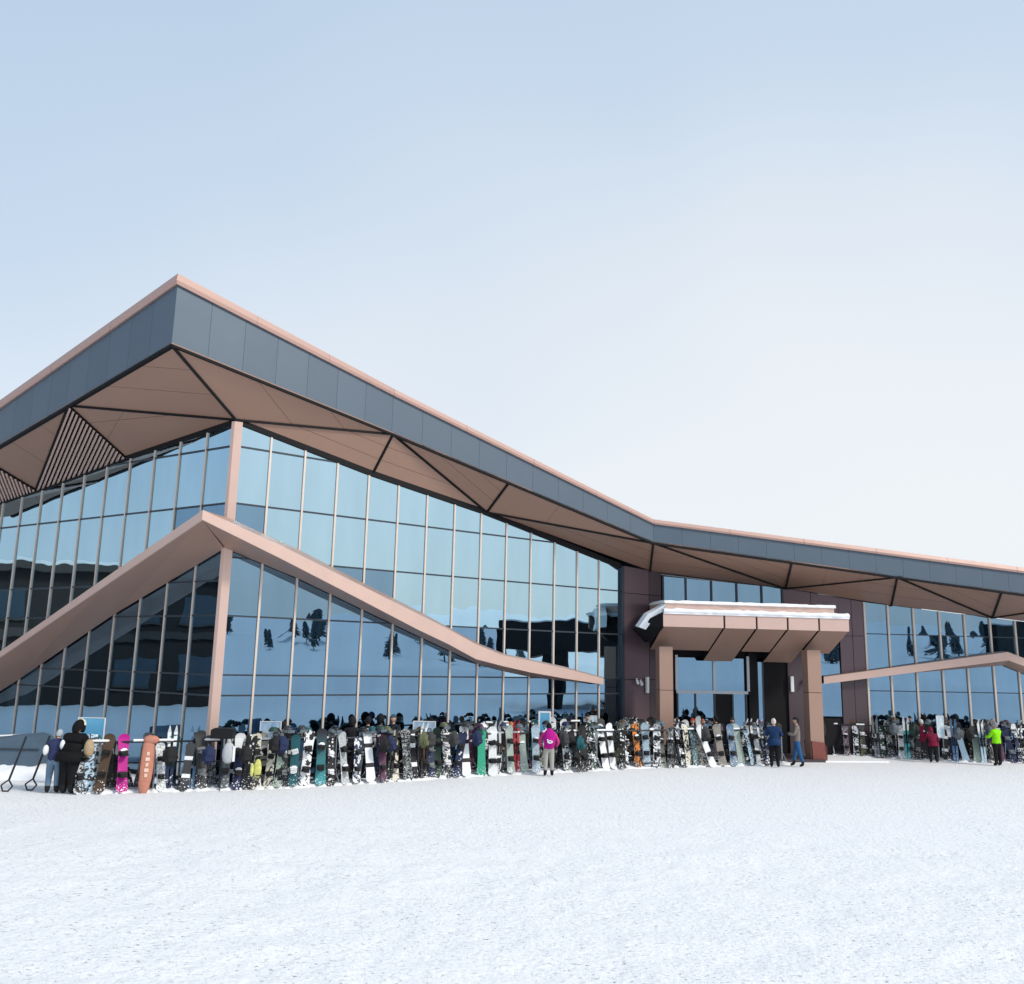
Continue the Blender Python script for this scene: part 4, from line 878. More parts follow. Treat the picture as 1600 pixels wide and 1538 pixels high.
# ------------------------------------------------------------------ board bag, rucksacks, signs, boxes
def soft_box(name, mt, parent, c, sx, sy, sz, lv=2, taper=1.0, org=None):
    bm = bmesh.new(); bmesh.ops.create_cube(bm, size=2)
    for v in bm.verts:
        k = taper if v.co.z > 0 else 1.0; v.co.x *= sx * k; v.co.y *= sy * k; v.co.z *= sz
    me_ = bpy.data.meshes.new(name); bm.to_mesh(me_); bm.free(); o_ = bpy.data.objects.new(name, me_); COL.objects.link(o_)
    sb_ = o_.modifiers.new('s', 'SUBSURF'); sb_.levels = lv; sb_.render_levels = lv
    # keep volume: crease a little
    me_.materials.append(mt); me_.polygons.foreach_set('use_smooth', [True] * len(me_.polygons)); o_.parent = parent; o_.location = c
    return o_
M_SAL = mat('salmon_fabric', (.46, .19, .13), .7, noise=.25, nscale=9, bump=.5, bscale=14); M_GRYF = mat('grey_fabric', (.42, .44, .47), .8, noise=.15, nscale=9, bump=.5, bscale=14); M_TAN = mat('tan_fabric', (.38, .28, .17), .8, noise=.35, nscale=14)
M_MAG = mat('magenta_fabric', (.42, .015, .22), .7, noise=.2, nscale=12, bump=.5, bscale=18); M_BLUS = None
def prop(path, x, off, name, label, cat, z=0.0, lean=0.0):
    p, d, nn = path_at_px(path, x); p = p + nn * off; p.z = z; return empty(name, p, label, cat, rz=math.atan2(d.y, d.x)), p
r_, p = prop(PATH, 223, .42, 'board_bag', 'long salmon-orange board bag standing upright at the rack', 'board bag'); r_.rotation_euler = (-.14, .03, r_.rotation_euler[2])
soft_box('bag_body', M_SAL, r_, (0, 0, .72), .22, .12, .92, 3); soft_box('flap', M_SAL, r_, (.05, -.02, 1.36), .24, .1, .14, 2)
mb = MB(); [mb.box((0.01, -.104, z), (.035 + .02 * (i % 2), 0, 0), (0, .006, 0), (0, 0, .045)) for i, z in enumerate((.45, .58, .72, .86, 1.0))]; mb.build('pale_lettering', mat('bag_print', (.70, .50, .40), .7), r_)
mb = MB(); mb.bar((-.16, -.06, .3), (-.17, -.06, 1.2), .012); mb.build('strap', M_BLK, r_)
r_, p = prop(PATH, 350, .5, 'rucksack', 'pale grey rucksack hanging on the rack right of the corner column', 'rucksack', z=.78)
soft_box('bag_body', M_GRYF, r_, (0, -.02, .22), .23, .14, .34, 2, .8); mb = MB(); mb.bar((-.08, .05, .45), (-.06, .1, .62), .015); mb.bar((.08, .05, .45), (.06, .1, .62), .015); mb.build('strap', M_BLK, r_); mb = MB(); mb.box((.13, -.11, .2), (.03, 0, 0), (0, .01, 0), (0, 0, .2)); mb.build('white_trim', M_WHITE, r_)
r_, p = prop(PATH, 397, .46, 'jacket', 'yellow splash-patterned jacket hung over the rack right of the corner column', 'jacket', z=.35)
soft_box('jacket_body', mat('yellow_print_fabric', (.55, .56, .16), .8, noise=.6, nscale=14), r_, (0, 0, .22), .14, .07, .3, 2, .8); soft_box('sleeve', mat('yellow_sleeve', (.6, .62, .2), .8, noise=.4, nscale=12), r_, (-.15, 0, .18), .06, .05, .22, 2)
r_, p = prop(PATH, 132, .1, 'helmet_cover', 'fuzzy tan hood hanging on the rack beside the bent person in black', 'hood', z=1.0)
soft_box('hood_shell', M_TAN, r_, (0, -.1, .15), .17, .14, .28, 2, .8); mb = MB(); mb.bar((0, -.02, .38), (0, .06, .5), .012); mb.build('hanging_loop', M_BLK, r_)
def sign_mat(name, c1, c2, sc=3.0):
    m_ = bpy.data.materials.new(name); m_.use_nodes = True; t = m_.node_tree; b_ = t.nodes['Principled BSDF']; tcn = N(t, 'ShaderNodeTexCoord'); nz = N(t, 'ShaderNodeTexNoise'); nz.inputs['Scale'].default_value = sc; nz.inputs['Detail'].default_value = 4
    t.links.new(tcn.outputs['Object'], nz.inputs['Vector']); mxn = N(t, 'ShaderNodeMix', data_type='RGBA'); mr = N(t, 'ShaderNodeMapRange'); mr.inputs['From Min'].default_value = .35; mr.inputs['From Max'].default_value = .65; t.links.new(nz.outputs['Fac'], mr.inputs['Value']); t.links.new(mr.outputs[0], mxn.inputs[0])
    mxn.inputs[6].default_value = (*c1, 1); mxn.inputs[7].default_value = (*c2, 1); t.links.new(mxn.outputs[2], b_.inputs['Base Color']); b_.inputs['Roughness'].default_value = .35; return m_
MS1 = sign_mat('sky_blue_print', (.10, .38, .62), (.16, .48, .72), 1.0); MS2 = sign_mat('pale_blue_print', (.25, .42, .62), (.5, .64, .78), 4); MS3 = sign_mat('frosty_print', (.35, .55, .62), (.75, .82, .85), 6)
def sign(x0, y0, x1, y1, Y, label, mt, frame=0.02, legs=True, cat='sign'):
    a = at(x0, y0, Y); b_ = at(x1, y1, Y); w_ = b_.x - a.x; h_ = a.z - b_.z; p = Vector(((a.x + b_.x) / 2, Y, 0)); r_ = empty('sign_board', p, label, cat)
    zc = (a.z + b_.z) / 2; mb = MB(); mb.box((p.x, Y, zc), (w_ / 2, 0, 0), (0, .02, 0), (0, 0, h_ / 2)); mb.build('panel', mt, r_, p)
    mb = MB()
    for sz in (-1, 1): mb.box((p.x, Y - .005, zc + sz * (h_ / 2 + frame / 2)), (w_ / 2 + frame, 0, 0), (0, .025, 0), (0, 0, frame / 2))
    for sx in (-1, 1): mb.box((p.x + sx * (w_ / 2 + frame / 2), Y - .005, zc), (frame / 2, 0, 0), (0, .025, 0), (0, 0, h_ / 2))
    mb.build('frame', M_WHITE, r_, p)
    for sx in (-1, 1): mb = MB(); mb.bar((p.x + sx * w_ * .4, Y + .03, 0), (p.x + sx * w_ * .4, Y + .03, zc - h_ / 2), .018); mb.build('leg', M_RAILG, r_, p)
    return r_, p, zc, w_, h_
sign(124, 1122, 160, 1162, 25.3, 'plain sky-blue sign board between the bent person in black and the magenta snowboard', MS1)
sign(408, 1128, 437, 1158, 26.9, 'pale blue sign board with white top edge above the rack right of the corner', MS2)
sign(647, 1128, 679, 1148, 29.5, 'wide blue sign board with white left edge above the middle racks', MS2, .03)
sign(844, 1114, 858, 1160, 32.2, 'narrow white-framed blue sign behind the person with the magenta backpack', MS1, .06)
sign(915, 1119, 932, 1150, 33.0, 'frosty pale sign board right of the magenta backpack', MS3)
sg = sign(1463, 1119, 1475, 1152, 37.4, 'white upright sign with scribbled top standing among the maroon jackets', MS3, .02)
for x, y0, y1, w_, lab in ((346, 1138, 1155, 33, 'black box standing above the rack under the corner column'), (695, 1126, 1150, 0, None)):
    if not lab: continue
    Y_ = 25.1; a = at(x - w_ / 2, y0, Y_); b_ = at(x + w_ / 2, y1, Y_); p = Vector(((a.x + b_.x) / 2, Y_, 0)); r_ = empty('speaker_box', p, lab, 'speaker')
    mb = MB(); mb.prism([(a.x, Y_, b_.z), (b_.x, Y_, b_.z), (b_.x, Y_, a.z - .03), (b_.x - .05, Y_, a.z), (a.x + .08, Y_, a.z), (a.x, Y_, a.z - .05)], (0, .3, 0)); mb.build('cabinet', M_BLK, r_, p)
    mb = MB(); mb.bar((p.x, Y_ + .15, 0), (p.x, Y_ + .15, b_.z), .03); mb.build('stand', M_RAIL, r_, p)
# covered grey machine on the snow bank at the left edge
p = ground(24, 1216); p.z = 0
M_TARP = mat('blue_grey_cover', (.075, .12, .17), .6, noise=.2, nscale=3, bump=.4, bscale=4)
r_ = empty('covered_cart', p, 'blue-grey covered cart on a snow mound at the left edge', 'cart')
mb = MB(); mb.prism([(p.x - 1.0, p.y, .30), (p.x + .42, p.y, .22), (p.x + .60, p.y, .8), (p.x + .52, p.y, 1.02), (p.x + .34, p.y, 1.16), (p.x + .1, p.y, 1.22), (p.x - .25, p.y, 1.18), (p.x - 1.0, p.y, 1.10)], (.1, .9, 0)); c_ = mb.build('cover', M_TARP, r_, p)
mb = MB(); mb.prism([(p.x - 1.02, p.y - .03, 1.11), (p.x - .25, p.y - .03, 1.185), (p.x - .2, p.y - .03, 1.21), (p.x - 1.02, p.y - .03, 1.16)], (.1, .35, 0)); mb.build('snow_cover', M_SNOWC, r_, p)
mb = MB(); mb.box((p.x - .2, p.y - .02, .80), (.78, 0, 0), (0, .012, 0), (0, 0, .02)); mb.build('seam_band', M_FRAME, r_, p)
for q_ in ((8, 1238), (46, 1236)):
    g_ = ground(*q_); t_ = ground(q_[0], q_[1]); g_.z = 0.03; label = 'dark drag handle with loop standing in the snow at the left edge' if q_[0] == 8 else 'dark drag handle leaning against the covered cart'
    rr_ = empty('drag_handle', g_, label, 'handle'); tp = g_ + Vector((.22, .3, 1.35))
    mb = MB(); mb.bar(g_ + Vector((0.03, .05, .25)), tp, .028, 8); mb.build('bar', M_RAIL, rr_, g_)
    L4 = [Vector(v) for v in ((.03, .05, .27), (-.13, .0, .14), (-.06, -.02, .0), (.08, -.02, .0), (.17, 0, .12))]; mb = MB()
    for i in range(5): mb.bar(g_ + L4[i], g_ + L4[(i + 1) % 5], .02, 7)
    mb.build('loop', M_RAIL, rr_, g_)
# snow mound under it
vs, fs = [], []; nn_ = 18
for i in range(nn_ + 1):
    for j in range(nn_ + 1):
        u, v = i / nn_ * 2 - 1, j / nn_ * 2 - 1; k = max(0, 1 - u * u) * max(0, 1 - v * v); vs.append((p.x - .1 + u * 1.5, p.y + .35 + v * .9, -.08 + .48 * k ** .6 + .05 * rnd.uniform(-1, 1) * k))
for i in range(nn_):
    for j in range(nn_): a = i * (nn_ + 1) + j; fs.append((a, a + nn_ + 1, a + nn_ + 2, a + 1))
tag(link_mesh('snow_mound', vs, fs, M_SNOWC, smooth=True), 'shovelled snow mound under the covered cart at the left edge', 'snow', kind='stuff')

# ------------------------------------------------------------------ people
def fabric(name, c): return mat(name, c, .85, spec=.15, noise=.12, nscale=12, bump=.4, bscale=16)
FAB = {}
def fab(c):
    k = tuple(round(v, 3) for v in c)
    if k not in FAB: FAB[k] = fabric('clothing', c)
    return FAB[k]
M_SKIN = mat('skin', (.55, .33, .24), .55)
def skin_body(verts, edges, radii, mats, zone_fn, name, parent, lv=2):
    me_ = bpy.data.meshes.new(name); me_.from_pydata(verts, edges, []); o_ = bpy.data.objects.new(name, me_); COL.objects.link(o_)
    sk = o_.modifiers.new('skin', 'SKIN'); sk.use_smooth_shade = True
    for i, v in enumerate(me_.skin_vertices[0].data): v.radius = radii[i]; v.use_root = (i == 0)
    sb_ = o_.modifiers.new('sub', 'SUBSURF'); sb_.levels = lv
    bpy.context.view_layer.update(); dg = bpy.context.evaluated_depsgraph_get(); nm = bpy.data.meshes.new_from_object(o_.evaluated_get(dg)); o_.modifiers.clear(); o_.data = nm; nm.name = name
    nm.materials.clear()
    for m_ in mats: nm.materials.append(m_)
    for pl in nm.polygons: pl.material_index = zone_fn(pl.center); pl.use_smooth = True
    o_.parent = parent; return o_
HM = None
def hand_mesh():
    mb = MB(); mb.prism([(-.035, -.014, 0), (.035, -.014, 0), (.04, -.014, -.085), (-.04, -.014, -.085)], (0, .03, 0))
    for i, (x, l) in enumerate(((-.03, .065), (-.01, .078), (.01, .074), (.03, .058))):
        mb.bar((x, 0, -.08), (x, -.012, -.08 - l * .55), .0115, 6, .0105); mb.bar((x, -.012, -.08 - l * .55), (x, -.035, -.08 - l), .0105, 6, .008)
    mb.bar((-.035, 0, -.02), (-.062, -.012, -.055), .013, 6, .012); mb.bar((-.062, -.012, -.055), (-.06, -.025, -.085), .012, 6, .009); return mb
hm = hand_mesh()
GLV = {'skin': me_from('hand', hm.v, hm.f, M_SKIN), 'black': me_from('glove', hm.v, hm.f, M_BLK)}
def person(p, h, face, label, jacket, pants, boots=BK, hat=None, hair=(.02, .018, .016), bend=0.0, arms='down', stride=.0, lean=0.0, hatcol=BK, hood=False, trim=None, pack=None, longcoat=False, crouch=0.0, grp=None, gloves='black', bulk=1.0, cat='person'):
    """face: heading angle of the chest about Z, 0 = looks towards +Y (back to the camera)"""
    r_ = empty('person', p, label, cat, grp, face); k = h / 1.75
    hz = .92 * k * (1 - .45 * crouch); B = bulk
    sh = Vector((0, math.sin(bend) * .50 * k, math.cos(bend) * .50 * k)); hip = Vector((0, -.05 * bend, hz)); ch = hip + sh * .62; nk = hip + sh * 1.02; 
    hd_dir = Vector((0, math.sin(bend * 1.25 + .12), math.cos(bend * 1.25 + .12)))
    head = nk + hd_dir * .20 * k
    V, E, Rr = [], [], []
    def v(c, r1, r2=None): V.append(tuple(c)); Rr.append((r1 * k * B, (r2 or r1) * k * B)); return len(V) - 1
    iH = v(hip, .155, .125); iW = v(hip + sh * .32, .155, .125); iC = v(ch, .175, .13); iN0 = v(nk - sh * .06, .12, .10); iN = v(nk + hd_dir * .03, .055); iHd = v(nk + hd_dir * .10 * k, .066, .075)
    E += [(iH, iW), (iW, iC), (iC, iN0), (iN0, iN), (iN, iHd)]
    hands = []
    for sx in (-1, 1):
        s_ = nk - sh * .10 + Vector((sx * .19 * k, 0, 0))
        if arms == 'down': el = s_ + Vector((sx * .07, -.02, -.29)) * k; wr = el + Vector((sx * .0, .07, -.25)) * k
        elif arms == 'front': el = s_ + Vector((sx * .09, .10, -.24)) * k; wr = el + Vector((-sx * .06, .22, .02)) * k
        elif arms == 'reach': el = s_ + Vector((sx * .10, .16, -.22)) * k; wr = el + Vector((-sx * .02, .22, -.10)) * k
        elif arms == 'hip': el = s_ + Vector((sx * .14, -.05, -.25)) * k; wr = el + Vector((-sx * .08, .10, -.16)) * k
        a = v(s_, .078); b_ = v(el, .060); c = v(wr, .045); E += [(iN0, a), (a, b_), (b_, c)]; hands.append((wr, (wr - el).normalized(), sx))
    for sx in (-1, 1):
        st = stride * sx; kn = Vector((sx * (.105 + .04 * crouch) * k, st * .5 + .30 * crouch * k, hz * .54)); an = Vector((sx * .115 * k, st - .02, .09 * k))
        hp = hip + Vector((sx * .095 * k, 0, -.05 * k)); a = v(hp, .105, .11); b_ = v(kn, .080); c = v(an, .058); t_ = v(an + Vector((sx * .015, .13 * k, -.045 * k)), .045, .038); E += [(iH, a), (a, b_), (b_, c), (c, t_)]
    wl = (hip + sh * (-.22 if longcoat else -.03)).z
    ny = nk.z + .015
    def zf(c):
        if (c - Vector(an)).length < 0: return 0
        if c.z < .20 * k: return 2
        if (Vector(c) - head).length < .16 * k and (Vector(c) - nk).dot(hd_dir) > .03: return 3
        if abs(c.x) > .23 * k * B: return 0
        return 0 if c.z > wl else 1
    skin_body(V, E, Rr, [fab(jacket), fab(pants), fab(boots), M_SKIN], zf, 'body', r_)
    # head: shaped egg with nose, ears
    bm = bmesh.new(); bmesh.ops.create_uvsphere(bm, u_segments=14, v_segments=10, radius=1)
    for q in bm.verts:
        z_ = q.co.z; q.co.x *= .078 * (1 - .18 * max(0, -z_)); q.co.y *= .098 * (1 - .10 * max(0, -z_)); q.co.z *= .118
        if q.co.y > .085 and abs(q.co.x) < .02 and -.03 < q.co.z < .03: q.co.y += .022
        if abs(abs(q.co.x) - .076) < .008 and abs(q.co.z) < .03: q.co.x *= 1.15
    bm.transform(Matrix.Scale(k, 4)); me_ = bpy.data.meshes.new('head'); bm.to_mesh(me_); bm.free(); me_.materials.append(M_SKIN); me_.polygons.foreach_set('use_smooth', [True] * len(me_.polygons))
    ho = bpy.data.objects.new('head', me_); COL.objects.link(ho); ho.parent = r_; ho.location = head; ho.rotation_euler = (-(bend * 1.25), 0, 0)
    mb = MB(); [mb.bar((sx * .028 * k, .088 * k, .012 * k), (sx * .028 * k, .097 * k, .012 * k), .009 * k, 6) for sx in (-1, 1)]; mb.box((0, .093 * k, -.052 * k), (.022 * k, 0, 0), (0, .004, 0), (0, 0, .004)); mb.build('face_features', M_BLK, ho)
    def cap(name, s_, col, zmin, parent=ho, yo=-.006, bob=False):
        bm = bmesh.new(); bmesh.ops.create_uvsphere(bm, u_segments=14, v_segments=10, radius=1); bmesh.ops.delete(bm, geom=[q for q in bm.verts if q.co.z < zmin and not (q.co.y < -.2 and q.co.z > zmin - .75)], context='VERTS')
        for q in bm.verts: q.co.x *= .086 * s_ * k; q.co.y = q.co.y * .104 * s_ * k + yo; q.co.z *= .126 * s_ * k
        if bob: bmesh.ops.create_icosphere(bm, subdivisions=1, radius=.035 * k, matrix=Matrix.Translation((0, 0, .15 * k)))
        me_ = bpy.data.meshes.new(name); bm.to_mesh(me_); bm.free(); me_.materials.append(fab(col)); o_ = bpy.data.objects.new(name, me_); COL.objects.link(o_); o_.parent = parent
        so = o_.modifiers.new('t', 'SOLIDIFY'); so.thickness = .012
    if hood: cap('hood', 1.38 if bulk < 1.5 else 1.75, jacket, -.55, yo=-.02)
    elif hat: cap('hat' if hat != 'helmet' else 'helmet', 1.10 if hat != 'helmet' else 1.25, hatcol, .10, bob=hat == 'bobble')
    if not hood: cap('hair', 1.03, hair, .05 if hat else .15)
    if trim:
        mb = MB(); n = 12
        for i in range(n): a0 = math.pi * (.08 + .84 * i / n); a1 = math.pi * (.08 + .84 * (i + 1) / n); mb.bar(Vector((math.cos(a0) * .15, -.02, math.sin(a0) * .20 + .02)) * k, Vector((math.cos(a1) * .15, -.02, math.sin(a1) * .20 + .02)) * k, .030 * k, 6)
        mb.build('fur_trim', fab(trim), ho)
    for wr, dr, sx in hands:
        g_ = bpy.data.objects.new('hand' if gloves == 'skin' else 'glove', GLV[gloves]); COL.objects.link(g_); g_.parent = r_; g_.location = wr + dr * .01; g_.rotation_euler = (-dr).to_track_quat('Z', 'Y').to_euler(); g_.scale = (-sx * 1.1 * k, 1.1 * k, 1.1 * k)
    if longcoat or hood:
        # skirt of the jacket following the hips
        mb = MB(); vs, fs = [], []; n = 16
        for j, (zz, rx, ry) in enumerate(((hip.z + .12 * k, .175, .145), (hip.z - .02, .195, .165), (wl - .02, .205, .175))):
            for i in range(n): a = 2 * math.pi * i / n; vs.append((math.cos(a) * rx * k * B, math.sin(a) * ry * k * B + hip.y, zz + .008 * math.sin(3 * a)))
        for j in range(2):
            for i in range(n): fs.append((j * n + i, j * n + (i + 1) % n, (j + 1) * n + (i + 1) % n, (j + 1) * n + i))
        o_ = link_mesh('coat_skirt', vs, fs, fab(jacket), r_, True); so = o_.modifiers.new('t', 'SOLIDIFY'); so.thickness = .015
    if pack:
        pc, logo = pack; o_ = soft_box('backpack', fab(pc), r_, (nk + hip) / 2 + Vector((0, -.23 * k, .07)), .26 * k, .16 * k, .42 * k, 2, .9); 
        soft_box('backpack_pocket', fab(pc), o_, (0, -.12 * k, -.08 * k), .17 * k, .07 * k, .15 * k, 2)
        mb = MB()
        if logo:
            # round-cornered white patch with a dark squiggle
            mb.prism([(math.cos(a) * .095 * k, -.185 * k, -.085 * k + math.sin(a) * .055 * k) for a in [2 * math.pi * i / 14 for i in range(14)]], (0, .01, 0)); mb.box((-.085 * k, -.178 * k, -.02 * k), (.022 * k, 0, 0), (0, .006, 0), (0, 0, .016 * k)); mb.build('white_patch', M_WHITE, o_)
            mb = MB(); mb.bar((-.05 * k, -.189 * k, -.10 * k), (-.005 * k, -.189 * k, -.075 * k), .006 * k, 5); mb.bar((-.005 * k, -.189 * k, -.075 * k), (.05 * k, -.189 * k, -.10 * k), .006 * k, 5); mb.bar((-.03 * k, -.189 * k, -.065 * k), (.04 * k, -.189 * k, -.06 * k), .005 * k, 5); mb.build('patch_print', M_BLK, o_)
        mb = MB()
        for sx in (-1, 1): mb.bar(nk + Vector((sx * .11, -.11, .0)), nk + Vector((sx * .12, .08, .02)), .02, 6); mb.bar(nk + Vector((sx * .12, .08, .02)), nk + Vector((sx * .13, .13, -.25)), .02, 6)
        mb.build('strap', fab(pc), r_)
    return r_
def gp(x, y): q_ = ground(x, y); q_.z = gz(q_.x, q_.y); return q_
person(gp(104, 1241), 1.80, -.15, 'person in long black hooded jacket with cream fur trim bending over the rack', (.008, .008, .009), (.01, .01, .012), bend=.30, arms='reach', hood=True, trim=(.7, .66, .5), longcoat=True, bulk=1.75)
p76 = person(gp(80, 1240), 1.62, .25, 'person in blue-grey trousers and navy and white jacket left of the bent figure', (.03, .04, .10), (.13, .20, .28), bend=.30, arms='reach', hat='beanie', hatcol=(.4, .45, .5), bulk=1.22)
for c_ in ((-.24, -.02, 1.08), (.17, -.10, 1.22)): soft_box('white_panel', M_WHITE, p76, c_, .085, .12, .16, 2)
person(gp(857, 1213), 1.66, .05, 'person with magenta backpack and pink jacket facing the racks', (.50, .05, .20), (.36, .36, .33), hat='beanie', hatcol=(.012, .012, .016), pack=((.42, .012, .24), True), arms='hip', bulk=1.08, boots=(.015, .015, .02))
person(gp(1560, 1197), 1.66, .4, 'person in lime green jacket and black trousers', (.24, .72, .01), (.012, .012, .012), hat='beanie', hatcol=(.25, .27, .33), arms='front', hood=False, bulk=1.12)
person(gp(1211, 1199), 1.74, -.3, 'person in long navy coat at the end of the front rack', (.015, .04, .11), (.01, .01, .014), hat='beanie', hatcol=(.6, .52, .48), longcoat=True, arms='front', bulk=1.15)
person(gp(1247, 1198), 1.78, 1.3, 'person in taupe jacket and blue jeans walking before the entrance', (.20, .17, .155), (.03, .11, .26), hat='beanie', hatcol=(.02, .02, .02), arms='front', stride=.16)
person(PE.P(ex(1257, 1150), .1, 1.2), 1.72, 2.6, 'person in dark clothes half hidden behind the right canopy column', (.06, .05, .05), (.02, .02, .02), arms='down')
person(gp(1339, 1180), 1.38, 2.7, 'child in pink vest and white hat right of the entrance', (.55, .03, .14), (.10, .12, .15), hat='bobble', hatcol=(.75, .76, .72), arms='down', pack=None)
person(gp(1354, 1180), 1.62, .3, 'person all in black standing beside the child in pink', (.01, .01, .011), (.01, .01, .011), hat='beanie', longcoat=True, arms='front')
person(gp(1372, 1181), 2.0 * .93, .1, 'tall person in dark navy jacket leaning over the right-hand rack', (.02, .025, .045), (.03, .035, .05), hood=True, bend=.15, arms='reach', bulk=1.1)
person(gp(1443, 1187), 1.60, .5, 'person in maroon jacket with white cap at the right-hand racks', (.26, .015, .05), (.20, .02, .05), hat='beanie', hatcol=(.7, .7, .7), arms='front', bulk=1.1)
person(gp(1460, 1192), 1.62, -.2, 'crouching person in maroon hood and black trousers by the white sign', (.17, .012, .04), (.014, .014, .018), hood=True, bend=.55, crouch=.45, arms='reach', bulk=1.15)
person(gp(1484, 1186), 1.70, .9, 'person in black jacket right of the white upright sign', (.012, .012, .013), (.012, .012, .012), hat='beanie', hatcol=(.1, .1, .12), arms='front', bend=.1)
def behind(x, back, h, label, jacket, face=3.0, path=PATH, **k):
    p_, d_, n_ = path_at_px(path, x); p_ = p_ - n_ * back; p_.z = 0; person(p_, h, face, label, jacket, (.03, .03, .035), **k)
behind(445, 1.0, 1.72, 'dark-clothed person behind the rack left of the turquoise snowboard', (.015, .015, .017), .2, hat='beanie', hatcol=(.02, .02, .02))
behind(568, 1.0, 1.80, 'person in black hood behind the tall white black-banded snowboard', (.02, .02, .025), .1, hood=True)
behind(598, 1.2, 1.80, 'person in dark coat behind the pale cream snowboard', (.018, .016, .02), .4, hat='beanie', hatcol=(.02, .02, .025))
behind(620, 1.3, 1.84, 'person with black hood behind the racks under the sixth glass bay', (.012, .014, .018), -.2, hood=True)
behind(637, 1.1, 1.86, 'person in dark navy jacket left of the wide blue sign', (.02, .03, .05), 2.6, hat='beanie', hatcol=(.05, .08, .12))
behind(690, .85, 1.76, 'person in black helmet and pink neck warmer right of the wide blue sign', (.02, .02, .022), .3, hat='helmet', hatcol=(.012, .012, .012))
behind(772, 2.4, 1.82, 'person in dark teal jacket standing behind the green snowboard', (.02, .045, .05), 2.2, hat='beanie', hatcol=(.02, .04, .04))
behind(814, .7, 1.60, 'person with orange hair behind the red skis', (.10, .05, .04), 3.0, hair=(.55, .16, .04), gloves='skin')
behind(943, 1.0, 1.80, 'person in black coat and white collar under the last glass bay', (.015, .013, .014), 3.1, hat='beanie', hatcol=(.02, .02, .02))
behind(1101, .8, 1.64, 'person in red hat behind the rack before the doors', (.05, .05, .07), 3.0, hat='beanie', hatcol=(.42, .05, .03))
behind(1115, .7, 1.62, 'person in brown-orange cap beside the one in red', (.12, .10, .09), 3.3, hat='beanie', hatcol=(.35, .12, .07))
behind(1141, .9, 1.72, 'person in black behind the steel blue snowboard', (.015, .015, .017), .4, hat='beanie', hatcol=(.015, .015, .015))
behind(1167, .9, 1.66, 'person in black with grey scarf left of the navy coat', (.02, .02, .024), 2.9, hat='helmet', hatcol=(.03, .03, .03))
behind(1395, 1.1, 1.70, 'person in black hood behind the right-hand rack left of the maroon jackets', (.012, .012, .012), .3, PATH2, hood=True)
behind(1428, 1.2, 1.66, 'person in dark helmet behind the right-hand rack', (.02, .03, .04), 2.8, PATH2, hat='helmet', hatcol=(.02, .02, .025))
behind(1452, 1.4, 1.70, 'large figure in black behind the maroon jackets', (.012, .012, .014), .1, PATH2, hood=True, bulk=1.2)
behind(1508, 1.0, 1.64, 'person with pinkish face and dark jacket right of the white upright sign', (.03, .025, .02), 3.1, PATH2, hat='beanie', hatcol=(.05, .05, .05))
behind(1531, 1.6, 1.76, 'tall dark person behind the racks left of the lime green jacket', (.018, .02, .03), .5, PATH2, hood=True)
behind(1583, 1.2, 1.66, 'dark-clothed person behind the rack right of the lime green jacket', (.02, .03, .04), 2.9, PATH2, hat='beanie', hatcol=(.3, .32, .35))

bm = bmesh.new(); bmesh.ops.create_uvsphere(bm, u_segments=12, v_segments=8, radius=.14); bmesh.ops.delete(bm, geom=[q for q in bm.verts if q.co.z < -.05], context='VERTS')
for q in bm.verts: q.co.y *= 1.2
bmesh.ops.solidify(bm, geom=bm.faces[:], thickness=.02); HEL = bpy.data.meshes.new('shell'); bm.to_mesh(HEL); bm.free(); HEL.polygons.foreach_set('use_smooth', [True] * len(HEL.polygons))
q = MB(); q.box((0, -.17, -.02), (.10, 0, 0), (0, .02, 0), (0, 0, .04)); GOG = me_from('goggles', q.v, q.f, mat('goggle_lens', (.10, .13, .16), .2))
q = MB(); q.bar((-.10, 0, -.05), (-.02, 0, -.2), .008, 5); q.bar((.10, 0, -.05), (.02, 0, -.2), .008, 5); CHS = me_from('chin_strap', q.v, q.f, M_BLK)
bm = bmesh.new(); bmesh.ops.create_cube(bm, size=1, matrix=Matrix.Diagonal((.36, .22, .48, 1))); bmesh.ops.bevel(bm, geom=bm.edges[:], offset=.09, segments=3, affect='EDGES'); PK = bpy.data.meshes.new('bag_body'); bm.to_mesh(PK); bm.free(); PK.polygons.foreach_set('use_smooth', [True] * len(PK.polygons))
bm = bmesh.new(); bmesh.ops.create_cube(bm, size=1, matrix=Matrix.Diagonal((.25, .10, .18, 1))); bmesh.ops.bevel(bm, geom=bm.edges[:], offset=.04, segments=2, affect='EDGES'); PK2 = bpy.data.meshes.new('bag_pocket'); bm.to_mesh(PK2); bm.free()
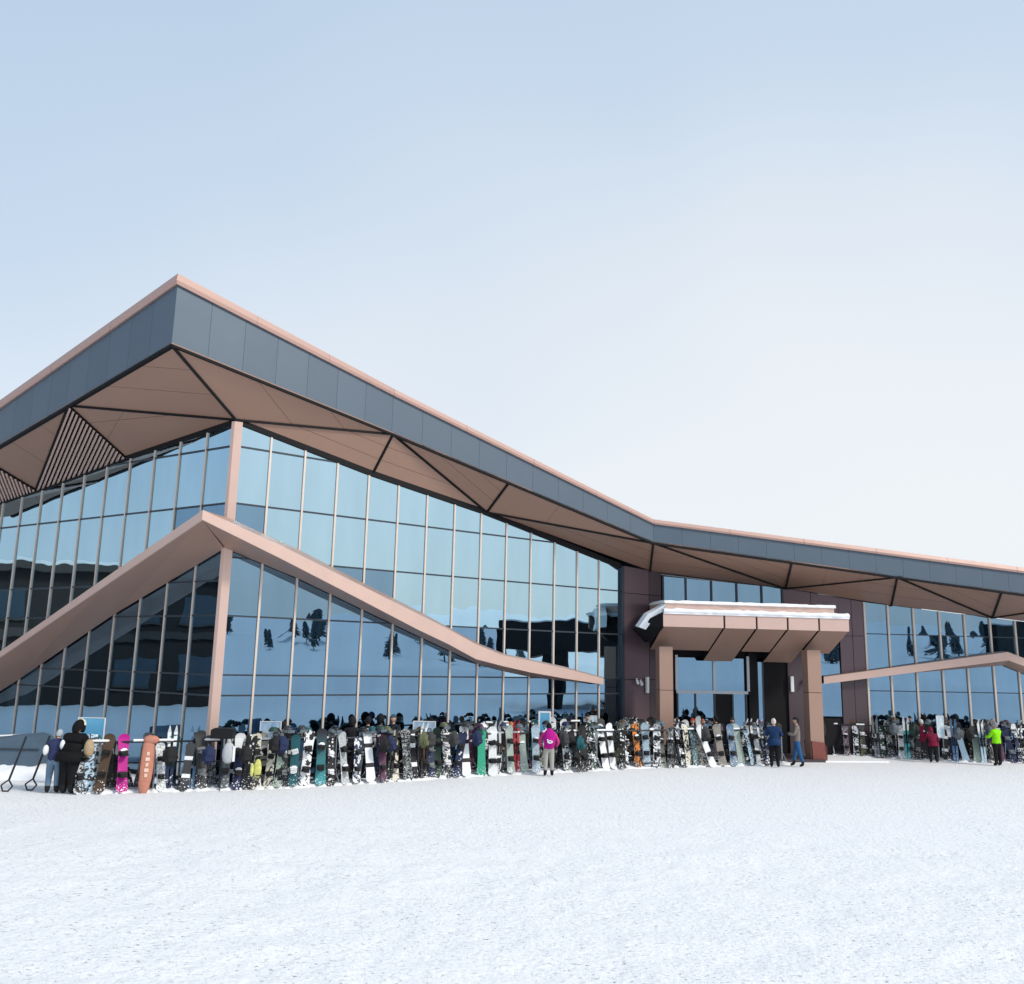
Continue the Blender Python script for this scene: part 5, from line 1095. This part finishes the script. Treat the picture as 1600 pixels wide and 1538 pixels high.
q = MB(); q.bar((-.09, .1, .1), (-.05, .1, .32), .014, 6); q.bar((.09, .1, .1), (.05, .1, .32), .014, 6); q.bar((-.05, .1, .32), (.05, .1, .32), .014, 6); PKS = me_from('strap', q.v, q.f, M_BLK)
def objcol(name, rough):
    m_ = bpy.data.materials.new(name); m_.use_nodes = True; t = m_.node_tree; b_ = t.nodes['Principled BSDF']; b_.inputs['Roughness'].default_value = rough; b_.inputs['Specular IOR Level'].default_value = .3
    oi = N(t, 'ShaderNodeObjectInfo'); t.links.new(oi.outputs['Color'], b_.inputs['Base Color']); return m_
HEL.materials.append(objcol('helmet_shell', .35)); PK.materials.append(objcol('pack_fabric', .85)); PK2.materials.append(PK.materials[0])
def hang(path, x, kind):
    p, d, nn = path_at_px(path, x); back = rnd.choice([-.35, 0, 0, .2])
    for tr in range(40):
        c = rnd.choice(DARKS + ['white', 'pale grey'] if kind == 'helmet' else DARKS + ['black', 'charcoal'])
        lb = uniq_label([f'{c} {kind} ' + ('perched above' if kind == 'helmet' else 'hung on') + f' the rack {zone(x)}'])
        if lb: break
    else: return
    z = 1.44 + rnd.uniform(0, .12) if kind == 'helmet' else rnd.choice([1.12, 1.2, .95]); p = p + nn * (back if kind == 'helmet' else .52); p.z = z
    r_ = empty(kind, p, lb, kind, 'helmets along the racks' if kind == 'helmet' else 'rucksacks on the racks', math.atan2(d.y, d.x) + rnd.uniform(-.5, .5))
    for me_ in ((HEL, GOG, CHS) if kind == 'helmet' else (PK, PK2, PKS)):
        o_ = bpy.data.objects.new(me_.name.split('.')[0], me_); COL.objects.link(o_); o_.parent = r_; o_.color = (*COLS[c], 1)
        if me_ is PK2: o_.location = (0, -.13, -.08)
for k in range(34): hang(PATH, rnd.uniform(400, 1195), 'helmet')
for k in range(26):
    hx = rnd.uniform(250, 1195)
    if clear(hx, 11): hang(PATH, hx, 'rucksack')
for k in range(16): hang(PATH2, rnd.uniform(1385, 1600), 'helmet')
for k in range(8): hang(PATH2, rnd.uniform(1385, 1600), 'rucksack')
print('boards labelled', len(used))
